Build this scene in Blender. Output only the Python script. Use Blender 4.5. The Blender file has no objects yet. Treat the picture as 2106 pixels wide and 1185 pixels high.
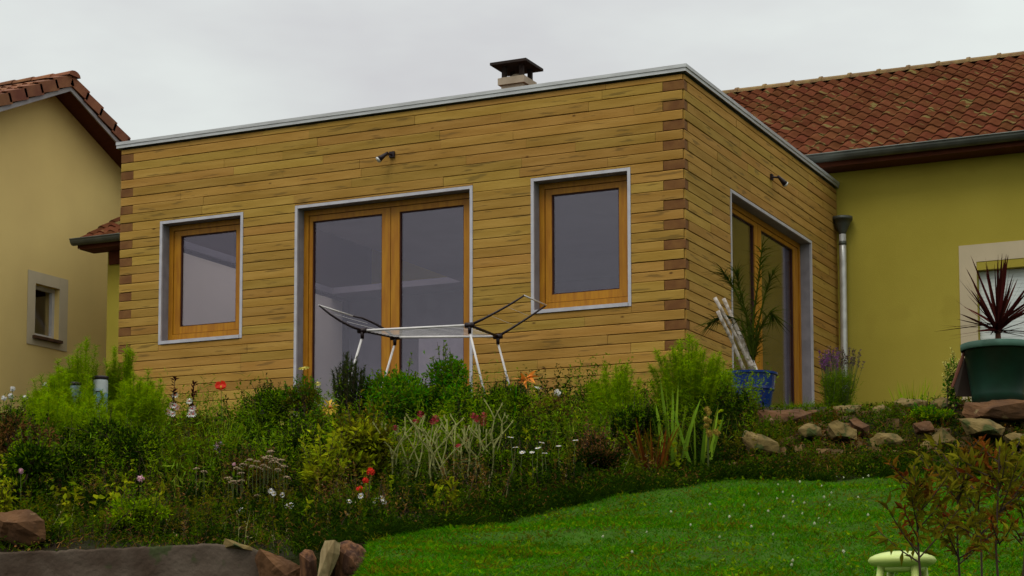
import bpy, bmesh, math
import numpy as np
from mathutils import Vector, Matrix, noise
from math import radians, sin, cos, pi

scene = bpy.context.scene
col = scene.collection

# ------------------------------------------------------------------ camera
YAW, PITCH, ROLL = .4451, .0892, -.0015
CAM = np.array([7.0559, -19.129, -2.1899]); FPX = 3917.4; PY = 963.0
_cy, _sy, _cp, _sp = cos(YAW), sin(YAW), cos(PITCH), sin(PITCH)
CF = np.array([-_sy*_cp, _cy*_cp, _sp]); _r = np.array([_cy, _sy, 0.]); _u = np.cross(_r, CF)
CR = _r*cos(ROLL)+_u*sin(ROLL); CU = -_r*sin(ROLL)+_u*cos(ROLL)
cd = bpy.data.cameras.new('camera'); cam = bpy.data.objects.new('camera', cd); col.objects.link(cam)
cd.sensor_width = 36; cd.lens = FPX/2106*36; cd.shift_y = (PY-592.5)/2106
cd.clip_start = .1; cd.clip_end = 3000
m = Matrix.Identity(4)
for i in range(3):
    m[i][0], m[i][1], m[i][2], m[i][3] = CR[i], CU[i], -CF[i], CAM[i]
cam.matrix_world = m
scene.camera = cam

# ------------------------------------------------------------------ world, sun, exposure
SUN_EL, SUN_AZ = radians(52), radians(186)      # compass-like: azimuth measured from +Y clockwise
w = bpy.data.worlds.new('World'); scene.world = w; w.use_nodes = True
nt = w.node_tree; N = nt.nodes; Lk = nt.links; N.clear()
out = N.new('ShaderNodeOutputWorld'); bg = N.new('ShaderNodeBackground'); bg.inputs['Strength'].default_value = .1
sky = N.new('ShaderNodeTexSky'); sky.sky_type = 'NISHITA'; sky.sun_disc = False
sky.sun_elevation = SUN_EL; sky.sun_rotation = SUN_AZ
tc = N.new('ShaderNodeTexCoord'); sep = N.new('ShaderNodeSeparateXYZ'); Lk.new(tc.outputs['Generated'], sep.inputs[0])
ramp = N.new('ShaderNodeValToRGB'); Lk.new(sep.outputs['Z'], ramp.inputs[0])
e = ramp.color_ramp.elements
e[0].position = 0; e[0].color = (.33, .335, .335, 1)
e[1].position = 1; e[1].color = (1, 1, 1, 1)
k = e.new(.35); k.color = (.40, .405, .41, 1)
mp = N.new('ShaderNodeMapping'); mp.inputs['Scale'].default_value = (1.6, 1.6, 4.5); Lk.new(tc.outputs['Generated'], mp.inputs[0])
nz = N.new('ShaderNodeTexNoise'); nz.inputs['Scale'].default_value = 2.1; nz.inputs['Detail'].default_value = 5; nz.inputs['Roughness'].default_value = .5
Lk.new(mp.outputs[0], nz.inputs['Vector'])
cr2 = N.new('ShaderNodeValToRGB'); Lk.new(nz.outputs['Fac'], cr2.inputs[0])
f = cr2.color_ramp.elements
f[0].position = .36; f[0].color = (.80, .785, .82, 1); f[1].position = .64; f[1].color = (1.03, 1.07, 1.05, 1)
mul = N.new('ShaderNodeMixRGB'); mul.blend_type = 'MULTIPLY'; mul.inputs[0].default_value = 1
Lk.new(ramp.outputs[0], mul.inputs[1]); Lk.new(cr2.outputs[0], mul.inputs[2])
sc = N.new('ShaderNodeMixRGB'); sc.blend_type = 'MULTIPLY'; sc.inputs[0].default_value = 1; sc.inputs[2].default_value = (20.2, 20.3, 19.7, 1)
Lk.new(mul.outputs[0], sc.inputs[1])
mx = N.new('ShaderNodeMixRGB'); mx.inputs[0].default_value = .96
Lk.new(sky.outputs[0], mx.inputs[1]); Lk.new(sc.outputs[0], mx.inputs[2]); Lk.new(mx.outputs[0], bg.inputs[0]); Lk.new(bg.outputs[0], out.inputs[0])

sd = bpy.data.lights.new('sun', 'SUN'); sd.energy = .9; sd.angle = radians(25); sd.color = (1, .95, .86)
sun = bpy.data.objects.new('sun', sd); col.objects.link(sun)
sv = Vector((sin(SUN_AZ)*cos(SUN_EL), cos(SUN_AZ)*cos(SUN_EL), sin(SUN_EL)))
sun.rotation_euler = sv.to_track_quat('Z', 'Y').to_euler()
scene.view_settings.view_transform = 'Standard'; scene.view_settings.look = 'None'
scene.view_settings.exposure = 0; scene.view_settings.gamma = 1
scene.cycles.max_bounces = 6; scene.cycles.transparent_max_bounces = 12

# ------------------------------------------------------------------ pixel helpers (2106 px frame of the photograph)
def ray(px, py): return CF+(px-1053)/FPX*CR-(py-PY)/FPX*CU
def at(px, py, D): return CAM+D*ray(px, py)
def onz(px, py, z): d = ray(px, py); return CAM+d*(z-CAM[2])/d[2]
def onx(px, py, x): d = ray(px, py); return CAM+d*(x-CAM[0])/d[0]
def depth(p): return float((np.asarray(p)-CAM) @ CF)

# ------------------------------------------------------------------ ground profile
COLS = [
 (-300, [(3,-3.6),(8,-2.9),(12.3,-2.64),(12.4,-1.66),(14,-1.32),(16,-.85),(18,-.32),(19.5,-.1),(21.5,.12),(23.5,.34),(30,.6)]),
 (560,  [(3,-3.6),(8,-2.9),(12.3,-2.64),(12.4,-1.66),(14,-1.3),(16,-.85),(18,-.30),(19.5,-.08),(21.5,.15),(23.5,.36),(30,.6)]),
 (760,  [(3,-3.5),(8,-2.35),(10.5,-1.86),(12.3,-1.58),(12.8,-1.5),(14,-1.22),(16,-.8),(18,-.22),(19.5,.02),(21.5,.22),(23.5,.38),(30,.6)]),
 (1050, [(3,-3.5),(8,-2.35),(10.5,-1.86),(12.3,-1.61),(14,-1.34),(15,-1.0),(16.5,-.58),(18.3,-.08),(19.5,.1),(22,.3),(26,.5),(30,.6)]),
 (1500, [(3,-3.5),(8,-2.3),(10.5,-1.86),(12.5,-1.5),(15.5,-.91),(16,-.76),(18,-.06),(19,.1),(21,.3),(26,.5),(30,.6)]),
 (2106, [(3,-3.5),(8,-2.3),(10.5,-1.86),(12.5,-1.48),(15.5,-.87),(16,-.68),(17.2,-.07),(19,.12),(22,.4),(26,.7),(30,.8)])]
CX = np.array([c[0] for c in COLS], float)
def G(x, y):
    x = np.atleast_1d(np.asarray(x, float)); y = np.atleast_1d(np.asarray(y, float))
    dx = x-CAM[0]; dy = y-CAM[1]
    hf = np.array([CF[0], CF[1]])/np.hypot(CF[0], CF[1]); D = dx*hf[0]+dy*hf[1]; s = dx*CR[0]+dy*CR[1]
    X = 1053+FPX*s/np.maximum(D, 4)
    Z = np.stack([np.interp(D, [k[0] for k in c[1]], [k[1] for k in c[1]]) for c in COLS])
    Xc = np.clip(X, CX[0], CX[-1]); i = np.clip(np.searchsorted(CX, Xc)-1, 0, len(CX)-2)
    t = (Xc-CX[i])/(CX[i+1]-CX[i]); n = np.arange(len(x))
    z = Z[i, n]*(1-t)+Z[i+1, n]*t
    near = np.clip(1.7-np.hypot(x, y+4)/14, 0, 1)
    nn = np.array([noise.noise(Vector((a*1.3, b*1.3, 0)))*.035+noise.noise(Vector((a*4, b*4, 3)))*.018 if k > 0 else 0. for a, b, k in zip(x, y, near)])
    return z+nn*near
def gp(X, D):           # a point of the ground in column X at distance D
    p = at(X, 1000, D); z = float(G(p[0], p[1])[0])
    return np.array([p[0], p[1], z])
def ztop(X, y, D): return float(at(X, y, D)[2])

# ------------------------------------------------------------------ materials
MC = {}
def mat(name, c1, c2=None, rough=.75, metal=0., island=0., nscale=4., bump=0., bscale=60., trans=0., stretch=(1, 1, 1), spec=.3, hue=0., spots=None, knots=None, detail=5, contrast=(.35, .65)):
    if name in MC: return MC[name]
    mt = bpy.data.materials.new(name); MC[name] = mt; mt.use_nodes = True
    nt = mt.node_tree; N = nt.nodes; L = nt.links; b = N['Principled BSDF']
    b.inputs['Roughness'].default_value = rough; b.inputs['Metallic'].default_value = metal
    b.inputs['Specular IOR Level'].default_value = spec
    c2 = c2 or tuple(v*.75 for v in c1)
    tc = N.new('ShaderNodeTexCoord'); mp = N.new('ShaderNodeMapping'); mp.inputs['Scale'].default_value = stretch
    L.new(tc.outputs['Object'], mp.inputs[0])
    no = N.new('ShaderNodeTexNoise'); no.inputs['Scale'].default_value = nscale; no.inputs['Detail'].default_value = detail
    L.new(mp.outputs[0], no.inputs['Vector'])
    mr = N.new('ShaderNodeMapRange'); mr.inputs['From Min'].default_value = contrast[0]; mr.inputs['From Max'].default_value = contrast[1]
    L.new(no.outputs['Fac'], mr.inputs['Value'])
    mi = N.new('ShaderNodeMixRGB'); mi.inputs[1].default_value = (*c1, 1); mi.inputs[2].default_value = (*c2, 1)
    L.new(mr.outputs[0], mi.inputs[0]); cur = mi.outputs[0]
    if spots:           # (colour, scale, amount)
        v = N.new('ShaderNodeTexNoise'); v.inputs['Scale'].default_value = spots[1]; v.inputs['Detail'].default_value = 3
        L.new(mp.outputs[0], v.inputs['Vector'])
        m2 = N.new('ShaderNodeMapRange'); m2.inputs['From Min'].default_value = spots[2]; m2.inputs['From Max'].default_value = spots[2]+.06
        L.new(v.outputs['Fac'], m2.inputs['Value'])
        s = N.new('ShaderNodeMixRGB'); s.inputs[2].default_value = (*spots[0], 1); L.new(m2.outputs[0], s.inputs[0]); L.new(cur, s.inputs[1]); cur = s.outputs[0]
    if knots:
        v = N.new('ShaderNodeTexVoronoi'); v.inputs['Scale'].default_value = knots[1]
        mk = N.new('ShaderNodeMapping'); mk.inputs['Scale'].default_value = (1, 1, 2.2); L.new(tc.outputs['Object'], mk.inputs[0]); L.new(mk.outputs[0], v.inputs['Vector'])
        m3 = N.new('ShaderNodeMapRange'); m3.inputs['From Min'].default_value = .075; m3.inputs['From Max'].default_value = .02; L.new(v.outputs['Distance'], m3.inputs['Value'])
        k3 = N.new('ShaderNodeMixRGB'); k3.inputs[2].default_value = (*knots[0], 1); L.new(m3.outputs[0], k3.inputs[0]); L.new(cur, k3.inputs[1]); cur = k3.outputs[0]
    if island or hue:
        g = N.new('ShaderNodeNewGeometry'); h = N.new('ShaderNodeHueSaturation')
        a = N.new('ShaderNodeMapRange'); a.inputs['To Min'].default_value = 1-island; a.inputs['To Max'].default_value = 1+island
        L.new(g.outputs['Random Per Island'], a.inputs['Value']); L.new(a.outputs[0], h.inputs['Value'])
        if hue:
            wn = N.new('ShaderNodeTexWhiteNoise'); wn.noise_dimensions = '1D'; L.new(g.outputs['Random Per Island'], wn.inputs['W'])
            a2 = N.new('ShaderNodeMapRange'); a2.inputs['To Min'].default_value = .5-hue; a2.inputs['To Max'].default_value = .5+hue
            L.new(wn.outputs['Value'], a2.inputs['Value']); L.new(a2.outputs[0], h.inputs['Hue'])
        L.new(cur, h.inputs['Color']); cur = h.outputs[0]
    L.new(cur, b.inputs['Base Color'])
    if bump:
        n2 = N.new('ShaderNodeTexNoise'); n2.inputs['Scale'].default_value = bscale; n2.inputs['Detail'].default_value = 6
        L.new(mp.outputs[0], n2.inputs['Vector']); bu = N.new('ShaderNodeBump'); bu.inputs['Strength'].default_value = bump; bu.inputs['Distance'].default_value = .01
        L.new(n2.outputs['Fac'], bu.inputs['Height']); L.new(bu.outputs[0], b.inputs['Normal'])
    if trans:
        t = N.new('ShaderNodeBsdfTranslucent'); L.new(cur, t.inputs['Color']); ms = N.new('ShaderNodeMixShader'); ms.inputs[0].default_value = trans
        L.new(b.outputs[0], ms.inputs[1]); L.new(t.outputs[0], ms.inputs[2]); L.new(ms.outputs[0], N['Material Output'].inputs['Surface'])
    return mt

def glass_mat():
    mt = bpy.data.materials.new('window_glass'); mt.use_nodes = True; nt = mt.node_tree; N = nt.nodes; L = nt.links; N.clear()
    o = N.new('ShaderNodeOutputMaterial'); t = N.new('ShaderNodeBsdfTransparent'); t.inputs[0].default_value = (.92, .90, .93, 1)
    g = N.new('ShaderNodeBsdfGlossy'); g.inputs['Roughness'].default_value = .02; g.inputs[0].default_value = (.92, .88, 1, 1)
    lw = N.new('ShaderNodeLayerWeight'); lw.inputs['Blend'].default_value = .5
    pw = N.new('ShaderNodeMath'); pw.operation = 'POWER'; pw.inputs[1].default_value = 5; L.new(lw.outputs['Facing'], pw.inputs[0])
    ma = N.new('ShaderNodeMath'); ma.operation = 'MULTIPLY_ADD'; ma.inputs[1].default_value = .92; ma.inputs[2].default_value = .072; L.new(pw.outputs[0], ma.inputs[0])
    ms = N.new('ShaderNodeMixShader'); L.new(ma.outputs[0], ms.inputs[0]); L.new(t.outputs[0], ms.inputs[1]); L.new(g.outputs[0], ms.inputs[2]); L.new(ms.outputs[0], o.inputs[0])
    return mt

GLASS = glass_mat()
BOARD = mat('board_wood', (.41, .243, .056), (.31, .172, .030), rough=.85, spec=.12, island=.13, hue=.010, nscale=1.5, stretch=(1, 1, 9), bump=.4, bscale=18, detail=8, contrast=(.3, .7), spots=((.22, .13, .03), 2.2, .60), knots=((.07, .03, .008), 2.3))
BLOCK = mat('corner_block_wood', (.19, .085, .020), (.13, .05, .012), rough=.85, island=.25, nscale=7, bump=.3)
DARK = mat('dark_backing', (.03, .015, .008), rough=.9)
ALU = mat('pale_metal', (.50, .49, .51), (.42, .41, .44), rough=.45, metal=.25, nscale=9)
REVEAL = mat('reveal_metal', (.42, .40, .43), (.34, .33, .36), rough=.5, metal=.1, nscale=6)
REV2 = mat('shaded_reveal_metal', (.26, .25, .27), (.20, .19, .21), rough=.55, nscale=6)  # pale metal darkened for the shade inside the reveals
COPE = mat('coping_metal', (.52, .53, .52), (.42, .42, .41), rough=.4, metal=.35, nscale=5, stretch=(1, 1, 8))
FRAME = mat('stained_frame_wood', (.42, .18, .004), (.32, .12, .003), rough=.5, island=.06, nscale=3, stretch=(8, 8, 1), bump=.12, bscale=30)
GASKET = mat('dark_gasket', (.05, .012, .008), rough=.7)
INT_W = mat('interior_white', (.88, .80, .66), (.86, .78, .64), rough=.9)
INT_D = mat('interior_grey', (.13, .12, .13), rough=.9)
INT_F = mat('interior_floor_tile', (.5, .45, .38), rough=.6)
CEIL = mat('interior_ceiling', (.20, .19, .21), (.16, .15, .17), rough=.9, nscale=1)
ROOFM = mat('flat_roof_membrane', (.2, .2, .2), rough=.9)
YELLOW = mat('yellow_render', (.38, .31, .042), (.32, .26, .030), rough=.95, nscale=.9, contrast=(.3, .75), detail=9, spots=((.34, .275, .035), 1.4, .60), bump=.5, bscale=120)
CREAM = mat('cream_render', (.74, .55, .20), (.66, .48, .175), rough=.95, nscale=.9, contrast=(.3, .75), detail=9, bump=.5, bscale=120)
SURR = mat('pale_window_surround', (.52, .43, .28), (.48, .40, .26), rough=.9, nscale=3, bump=.2)
TILE = mat('clay_tile', (.118, .040, .019), (.080, .027, .012), rough=1., spec=.0, island=.16, hue=.008, nscale=3.2, bump=.5, bscale=45, spots=((.13, .10, .035), 5, .60))
TILE_L = mat('clay_tile_light', (.21, .085, .035), (.15, .05, .022), rough=.9, island=.22, hue=.01, nscale=4, bump=.5, bscale=40)
RIDGE = mat('lichened_ridge_tile', (.24, .16, .055), (.15, .08, .035), rough=.9, island=.2, nscale=8, bump=.5)
ZINC = mat('weathered_zinc', (.11, .12, .10), (.075, .08, .07), rough=.5, metal=.5, nscale=4)
ZINCL = mat('bright_zinc', (.62, .62, .58), (.45, .45, .42), rough=.35, metal=.4, nscale=7)
SOFFIT = mat('red_brown_soffit', (.10, .022, .006), (.07, .016, .004), rough=.85, nscale=6, stretch=(1, 8, 1))
VERGE = mat('grey_verge_board', (.30, .28, .27), (.22, .2, .2), rough=.8)
BLACKP = mat('black_plastic', (.018, .008, .010), rough=.45, nscale=20)
WHITEP = mat('white_tube', (.72, .68, .66), (.62, .59, .57), rough=.35, nscale=12)
CHIM = mat('chimney_render', (.42, .34, .25), (.34, .27, .19), rough=.9, bump=.4)
CHIMCAP = mat('sooty_concrete', (.035, .022, .018), (.02, .013, .01), rough=.9, bump=.4)
SOIL = mat('soil', (.040, .024, .010), (.022, .013, .005), rough=.95, bump=.9, bscale=25, nscale=5)
CONC = mat('old_concrete', (.12, .09, .065), (.06, .038, .024), rough=.95, nscale=3.5, bump=.8, bscale=30, spots=((.05, .06, .02), 6, .60))
STONE = mat('ochre_stone', (.19, .13, .042), (.07, .05, .012), rough=.95, nscale=6, bump=.9, bscale=22, spots=((.04, .05, .008), 7, .53))
STONED = mat('brown_stone', (.13, .06, .022), (.055, .025, .01), rough=.95, nscale=5, bump=.9, bscale=22, spots=((.2, .14, .06), 12, .66))
def leafmat(n, c, tr=.3, isl=.4, hue=.025, c2=None): return mat(n, c, c2 or tuple(v*.6 for v in c), rough=.6, island=isl, hue=hue, trans=tr, nscale=3, spec=0.)
L_BRIGHT = leafmat('leaf_bright', (.27, .41, .002))
L_MID = leafmat('leaf_mid', (.13, .225, .002))
L_GREEN = leafmat('leaf_green', (.07, .24, .003))
L_DARK = leafmat('leaf_dark', (.020, .045, .002))  # leaf green darkened to carry the deep shadow among the plants
L_LOW = leafmat('leaf_low', (.075, .13, .002))
L_BRONW = leafmat('leaf_low_brown', (.09, .045, .010))
L_YEL = leafmat('leaf_yellow_green', (.32, .36, .008))
L_OLIVE = leafmat('leaf_olive', (.13, .12, .005))
L_BLADE = leafmat('leaf_blade', (.20, .31, .02))
L_RED = leafmat('leaf_reddish', (.18, .075, .008), hue=.04)
L_COPPER = leafmat('leaf_copper', (.17, .15, .008), hue=.03)
L_BROWN = leafmat('leaf_dry', (.19, .095, .025), tr=.1)
L_MAROON = leafmat('leaf_maroon', (.055, .012, .009), tr=.1, hue=.01)
L_LAWN = leafmat('lawn_blade', (.075, .225, .002), tr=.3, isl=.5, hue=.04)
STEM_G = mat('green_stem', (.08, .10, .02), rough=.7)
STEM_S = mat('silver_stem', (.30, .31, .11), (.19, .18, .06), rough=.95, spec=0, nscale=20)
STEM_B = mat('dark_stem', (.05, .025, .014), (.03, .015, .01), rough=.8, nscale=15)
STEM_R = mat('red_stem', (.13, .04, .02), rough=.8)
def pet(n, c, isl=.15): return mat(n, c, tuple(v*.8 for v in c), rough=.6, island=isl, trans=.2)
P_RED = pet('petal_red', (.72, .035, .012)); P_MAG = pet('petal_magenta', (.30, .006, .022)); P_WHITE = pet('petal_white', (.8, .78, .74))
P_PINK = pet('petal_pink', (.72, .42, .48)); P_YEL = pet('petal_yellow', (.72, .50, .04)); P_PYEL = pet('petal_pale_yellow', (.62, .56, .12))
P_ORANGE = pet('petal_orange', (.75, .24, .02)); P_PURPLE = pet('petal_purple', (.20, .05, .20)); P_BEIGE = pet('petal_beige', (.42, .30, .17)); P_SEED = pet('seed_ochre', (.40, .28, .04)); P_LILAC = pet('petal_lilac', (.40, .32, .45))

# ------------------------------------------------------------------ mesh builder
UP = np.array([0, 0, 1.])
class MB:
    def __init__(s): s.v = []; s.f = []; s.m = []; s.n = 0
    def add(s, V, F, mi=0):
        V = np.asarray(V, float).reshape(-1, 3)
        if isinstance(F, np.ndarray): F = (F+s.n).tolist()
        else: F = [[i+s.n for i in q] for q in F]
        s.v.append(V); s.f += F; s.m += [mi]*len(F); s.n += len(V)
    def box(s, a, b, mi=0):
        x0, y0, z0 = np.minimum(a, b); x1, y1, z1 = np.maximum(a, b)
        s.add([(x0,y0,z0),(x1,y0,z0),(x1,y1,z0),(x0,y1,z0),(x0,y0,z1),(x1,y0,z1),(x1,y1,z1),(x0,y1,z1)],
              [(0,3,2,1),(4,5,6,7),(0,1,5,4),(1,2,6,5),(2,3,7,6),(3,0,4,7)], mi)
    def tube(s, pts, r, sides=6, mi=0, cap=True):
        pts = [np.asarray(p, float) for p in pts]; n = len(pts)
        r = [r]*n if np.isscalar(r) else list(np.interp(np.linspace(0, 1, n), np.linspace(0, 1, len(r)), r))
        V = []; a = None
        for i, p in enumerate(pts):
            t = pts[min(i+1, n-1)]-pts[max(i-1, 0)]; t = t/(np.linalg.norm(t)+1e-9)
            if a is None: a = np.cross(t, UP if abs(t[2]) < .9 else np.array([1., 0, 0]))
            else: a = a-t*(a@t)
            a = a/(np.linalg.norm(a)+1e-9); b = np.cross(t, a)
            for k in range(sides):
                q = 2*pi*k/sides; V.append(p+r[i]*(cos(q)*a+sin(q)*b))
        F = [(i*sides+k, i*sides+(k+1) % sides, (i+1)*sides+(k+1) % sides, (i+1)*sides+k) for i in range(n-1) for k in range(sides)]
        if cap: F += [tuple(range(sides))[::-1], tuple((n-1)*sides+k for k in range(sides))]
        s.add(V, F, mi)
    def lathe(s, c, prof, sides=24, mi=0, sx=1, sy=1):
        c = np.asarray(c, float); V = []
        for r, z in prof:
            for k in range(sides): q = 2*pi*k/sides; V.append(c+np.array([r*cos(q)*sx, r*sin(q)*sy, z]))
        n = len(prof)
        F = [(i*sides+k, i*sides+(k+1) % sides, (i+1)*sides+(k+1) % sides, (i+1)*sides+k) for i in range(n-1) for k in range(sides)]
        F += [tuple(range(sides))[::-1], tuple((n-1)*sides+k for k in range(sides))]
        s.add(V, F, mi)
    def leaves(s, P, d, L, W, rng, mi=0, wide=.45, upbias=.6):
        P = np.asarray(P, float); n = len(P)
        if n == 0: return
        d = d/(np.linalg.norm(d, axis=1, keepdims=True)+1e-9)
        nr = rng.normal(size=(n, 3))*.6+UP*upbias
        sd = np.cross(d, nr); sd /= (np.linalg.norm(sd, axis=1, keepdims=True)+1e-9)
        nn = np.cross(sd, d)
        L = np.broadcast_to(L, n)[:, None]; W = np.broadcast_to(W, n)[:, None]
        mid = P+d*L*wide; tip = P+d*L-nn*L*.18
        V = np.stack([P, mid+sd*W*.5+nn*W*.15, tip, mid-sd*W*.5+nn*W*.15], 1).reshape(-1, 3)
        s.add(V, (np.arange(n)[:, None]*4+np.arange(4)), mi)
    def blades(s, P, d, L, W, bend, rng, segs=3, mi=0, taper=.7, twist=1.):
        P = np.asarray(P, float); n = len(P)
        if n == 0: return
        d = d/(np.linalg.norm(d, axis=1, keepdims=True)+1e-9)
        ang = rng.uniform(0, 2*pi, n)*twist
        h = np.stack([np.cos(ang), np.sin(ang), np.zeros(n)], 1)
        sd = h-d*(h*d).sum(1, keepdims=True); sd /= (np.linalg.norm(sd, axis=1, keepdims=True)+1e-9)
        L = np.broadcast_to(L, n)[:, None]; W = np.broadcast_to(W, n)[:, None]; B = np.broadcast_to(bend, n)[:, None]
        out_ = d.copy(); out_[:, 2] = 0; ol = np.linalg.norm(out_, axis=1, keepdims=True)+1e-6; out_ = out_/ol
        V = []
        for i in range(segs+1):
            t = i/segs; c = P+d*L*t+(out_*.55-UP*.6)*B*L*t*t
            wd = W*.5*(1-t)**taper if i < segs else W*.02
            V += [c+sd*wd, c-sd*wd]
        V = np.stack(V, 1); m_ = 2*(segs+1); V = V.reshape(-1, 3)
        base = np.arange(n)[:, None]*m_
        F = np.concatenate([base+np.array([2*i, 2*i+1, 2*i+3, 2*i+2]) for i in range(segs)])
        s.add(V, F, mi)
    def build(s, name, mats, parent=None, smooth=False):
        me = bpy.data.meshes.new(name); V = np.concatenate(s.v) if s.v else np.zeros((0, 3))
        off = np.array(parent.location) if parent is not None and parent.get('_off') else None
        if off is not None: V = V-off
        me.from_pydata(V.tolist(), [], s.f)
        for mm in (mats if isinstance(mats, (list, tuple)) else [mats]): me.materials.append(mm)
        me.polygons.foreach_set('material_index', s.m)
        if smooth: me.polygons.foreach_set('use_smooth', [True]*len(s.f))
        me.update()
        o = bpy.data.objects.new(name, me); col.objects.link(o)
        if parent is not None: o.parent = parent
        return o
def thing(name, label, cat, loc=(0, 0, 0), group=None):
    o = bpy.data.objects.new(name, None); o.empty_display_size = .1; col.objects.link(o); o.location = [float(v) for v in loc]
    o['label'] = label; o['category'] = cat; o['_off'] = 1
    if group: o['group'] = group
    bpy.context.view_layer.update()
    return o
def sub(name, mb, mats, parent, smooth=False):          # a sub-part: same frame as its part, whose origin is the thing's
    root = parent.parent; off = np.array(root.location)
    mb.v = [v-off for v in mb.v]
    return mb.build(name, mats, parent, smooth)
def tag(o, label, cat, group=None):
    o['label'] = label; o['category'] = cat
    if group: o['group'] = group
    return o
def one(name, mb, mats, label, cat, loc, group=None, smooth=False):   # a thing that is one mesh, origin at its base
    loc = np.asarray(loc, float); mb.v = [v-loc for v in mb.v]
    o = mb.build(name, mats, None, smooth); o.location = loc.tolist(); return tag(o, label, cat, group)

# ------------------------------------------------------------------ ground sheet
def spread(a, b, st, far):
    inner = np.arange(a, b+1e-6, st); steps = [st*1.35**i for i in range(1, 60)]
    out_ = []; v = 0
    for t in steps:
        v += t; out_.append(v)
        if v > far: break
    out_ = np.array(out_)
    return np.concatenate([(a-out_)[::-1], inner, b+out_])
lat = spread(-6.5, 6.5, .12, 900); dd = spread(7, 22, .1, 900)
LA, DD = np.meshgrid(lat, dd); h2 = np.array([CF[0], CF[1]])/np.hypot(CF[0], CF[1])
gx = CAM[0]+LA*CR[0]+DD*h2[0]; gy = CAM[1]+LA*CR[1]+DD*h2[1]
gz = G(gx.ravel(), gy.ravel()).reshape(gx.shape)
rr = np.random.default_rng(1)
gmb = MB(); nr, nc = gx.shape
idx = np.arange(nr*nc).reshape(nr, nc)
Fg = np.stack([idx[:-1, :-1], idx[:-1, 1:], idx[1:, 1:], idx[1:, :-1]], -1).reshape(-1, 4)
gmb.add(np.stack([gx, gy, gz], -1).reshape(-1, 3), Fg)
def ground_mat():
    mt = bpy.data.materials.new('garden_ground'); mt.use_nodes = True; nt = mt.node_tree; N = nt.nodes; L = nt.links; b = N['Principled BSDF']
    b.inputs['Roughness'].default_value = .95; b.inputs['Specular IOR Level'].default_value = .1
    at_ = N.new('ShaderNodeAttribute'); at_.attribute_name = 'lawn'
    tc = N.new('ShaderNodeTexCoord')
    n1 = N.new('ShaderNodeTexNoise'); n1.inputs['Scale'].default_value = 3; n1.inputs['Detail'].default_value = 8; L.new(tc.outputs['Object'], n1.inputs['Vector'])
    g = N.new('ShaderNodeValToRGB'); L.new(n1.outputs['Fac'], g.inputs[0]); g.color_ramp.elements[0].position = .35; g.color_ramp.elements[0].color = (.025, .05, .001, 1); g.color_ramp.elements[1].position = .65; g.color_ramp.elements[1].color = (.035, .10, .001, 1)
    s = N.new('ShaderNodeValToRGB'); L.new(n1.outputs['Fac'], s.inputs[0]); s.color_ramp.elements[0].position = .35; s.color_ramp.elements[0].color = (.016, .009, .003, 1); s.color_ramp.elements[1].position = .65; s.color_ramp.elements[1].color = (.014, .018, .003, 1)
    mi = N.new('ShaderNodeMixRGB'); L.new(at_.outputs['Fac'], mi.inputs[0]); L.new(s.outputs[0], mi.inputs[1]); L.new(g.outputs[0], mi.inputs[2]); L.new(mi.outputs[0], b.inputs['Base Color'])
    n2 = N.new('ShaderNodeTexNoise'); n2.inputs['Scale'].default_value = 30; L.new(tc.outputs['Object'], n2.inputs['Vector'])
    bu = N.new('ShaderNodeBump'); bu.inputs['Distance'].default_value = .03; L.new(n2.outputs['Fac'], bu.inputs['Height']); L.new(bu.outputs[0], b.inputs['Normal'])
    return mt
ground = gmb.build('ground', ground_mat(), smooth=True); ground['kind'] = 'structure'
# lawn edge: distance of the edge in each column
EX = [560, 700, 760, 1050, 1500, 2300]; ED = [11.9, 12.2, 12.45, 14.05, 15.45, 15.6]
def colX(x, y):
    s = (x-CAM[0])*CR[0]+(y-CAM[1])*CR[1]; D = (x-CAM[0])*h2[0]+(y-CAM[1])*h2[1]
    return 1053+FPX*s/np.maximum(D, 1), D
Xg, Dg = colX(gx.ravel(), gy.ravel())
lawnv = ((Dg < np.interp(Xg, EX, ED)) & (Xg > 600)).astype(float)
a = ground.data.attributes.new('lawn', 'FLOAT', 'POINT'); a.data.foreach_set('value', lawnv)

# ------------------------------------------------------------------ wooden extension
W_, L_ = 7.4993, 5.973
ZC0, ZC1 = 3.955, 4.02
ext = thing('wooden_extension', 'flat roofed house extension clad in golden wooden boards with pale metal coping', 'building', (0, 0, .3))
class Face:      # maps (a, c, z): a along the wall, c outward
    def __init__(s, kind): s.k = kind
    def P(s, a, c, z): return (a, -c, z) if s.k == 'front' else (c, a, z)
    def box(s, mb, a0, a1, c0, c1, z0, z1, mi=0): mb.box(s.P(a0, c0, z0), s.P(a1, c1, z1), mi)
    def board(s, mb, a0, a1, z0, z1, t=.019, j=0., mi=0):
        prof = [(0, z0), (t*.6, z0), (t, z0+.004), (t, z1-.008), (t*.6, z1), (0, z1)]
        V = [s.P(a0, c+j*(c > 0), z) for c, z in prof]+[s.P(a1, c+j*(c > 0), z) for c, z in prof]
        n = len(prof); F = [(i, (i+1) % n, n+(i+1) % n, n+i) for i in range(n)]+[tuple(range(n))[::-1], tuple(range(n, 2*n))]
        if s.k == 'side': F = [q[::-1] for q in F]
        mb.add(V, F, mi)
FR, SD = Face('front'), Face('side')
OPF = [(-6.887, -5.664, 1.424, 2.966), (-4.927, -2.552, .40, 2.966), (-1.8186, -.6135, 1.424, 2.966)]
OPS = [(1.488, 4.738, .42, 2.985)]
rows = []; z = 3.875+.11
while z > .12: rows.append((z-.11, z)); z -= .11
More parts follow.
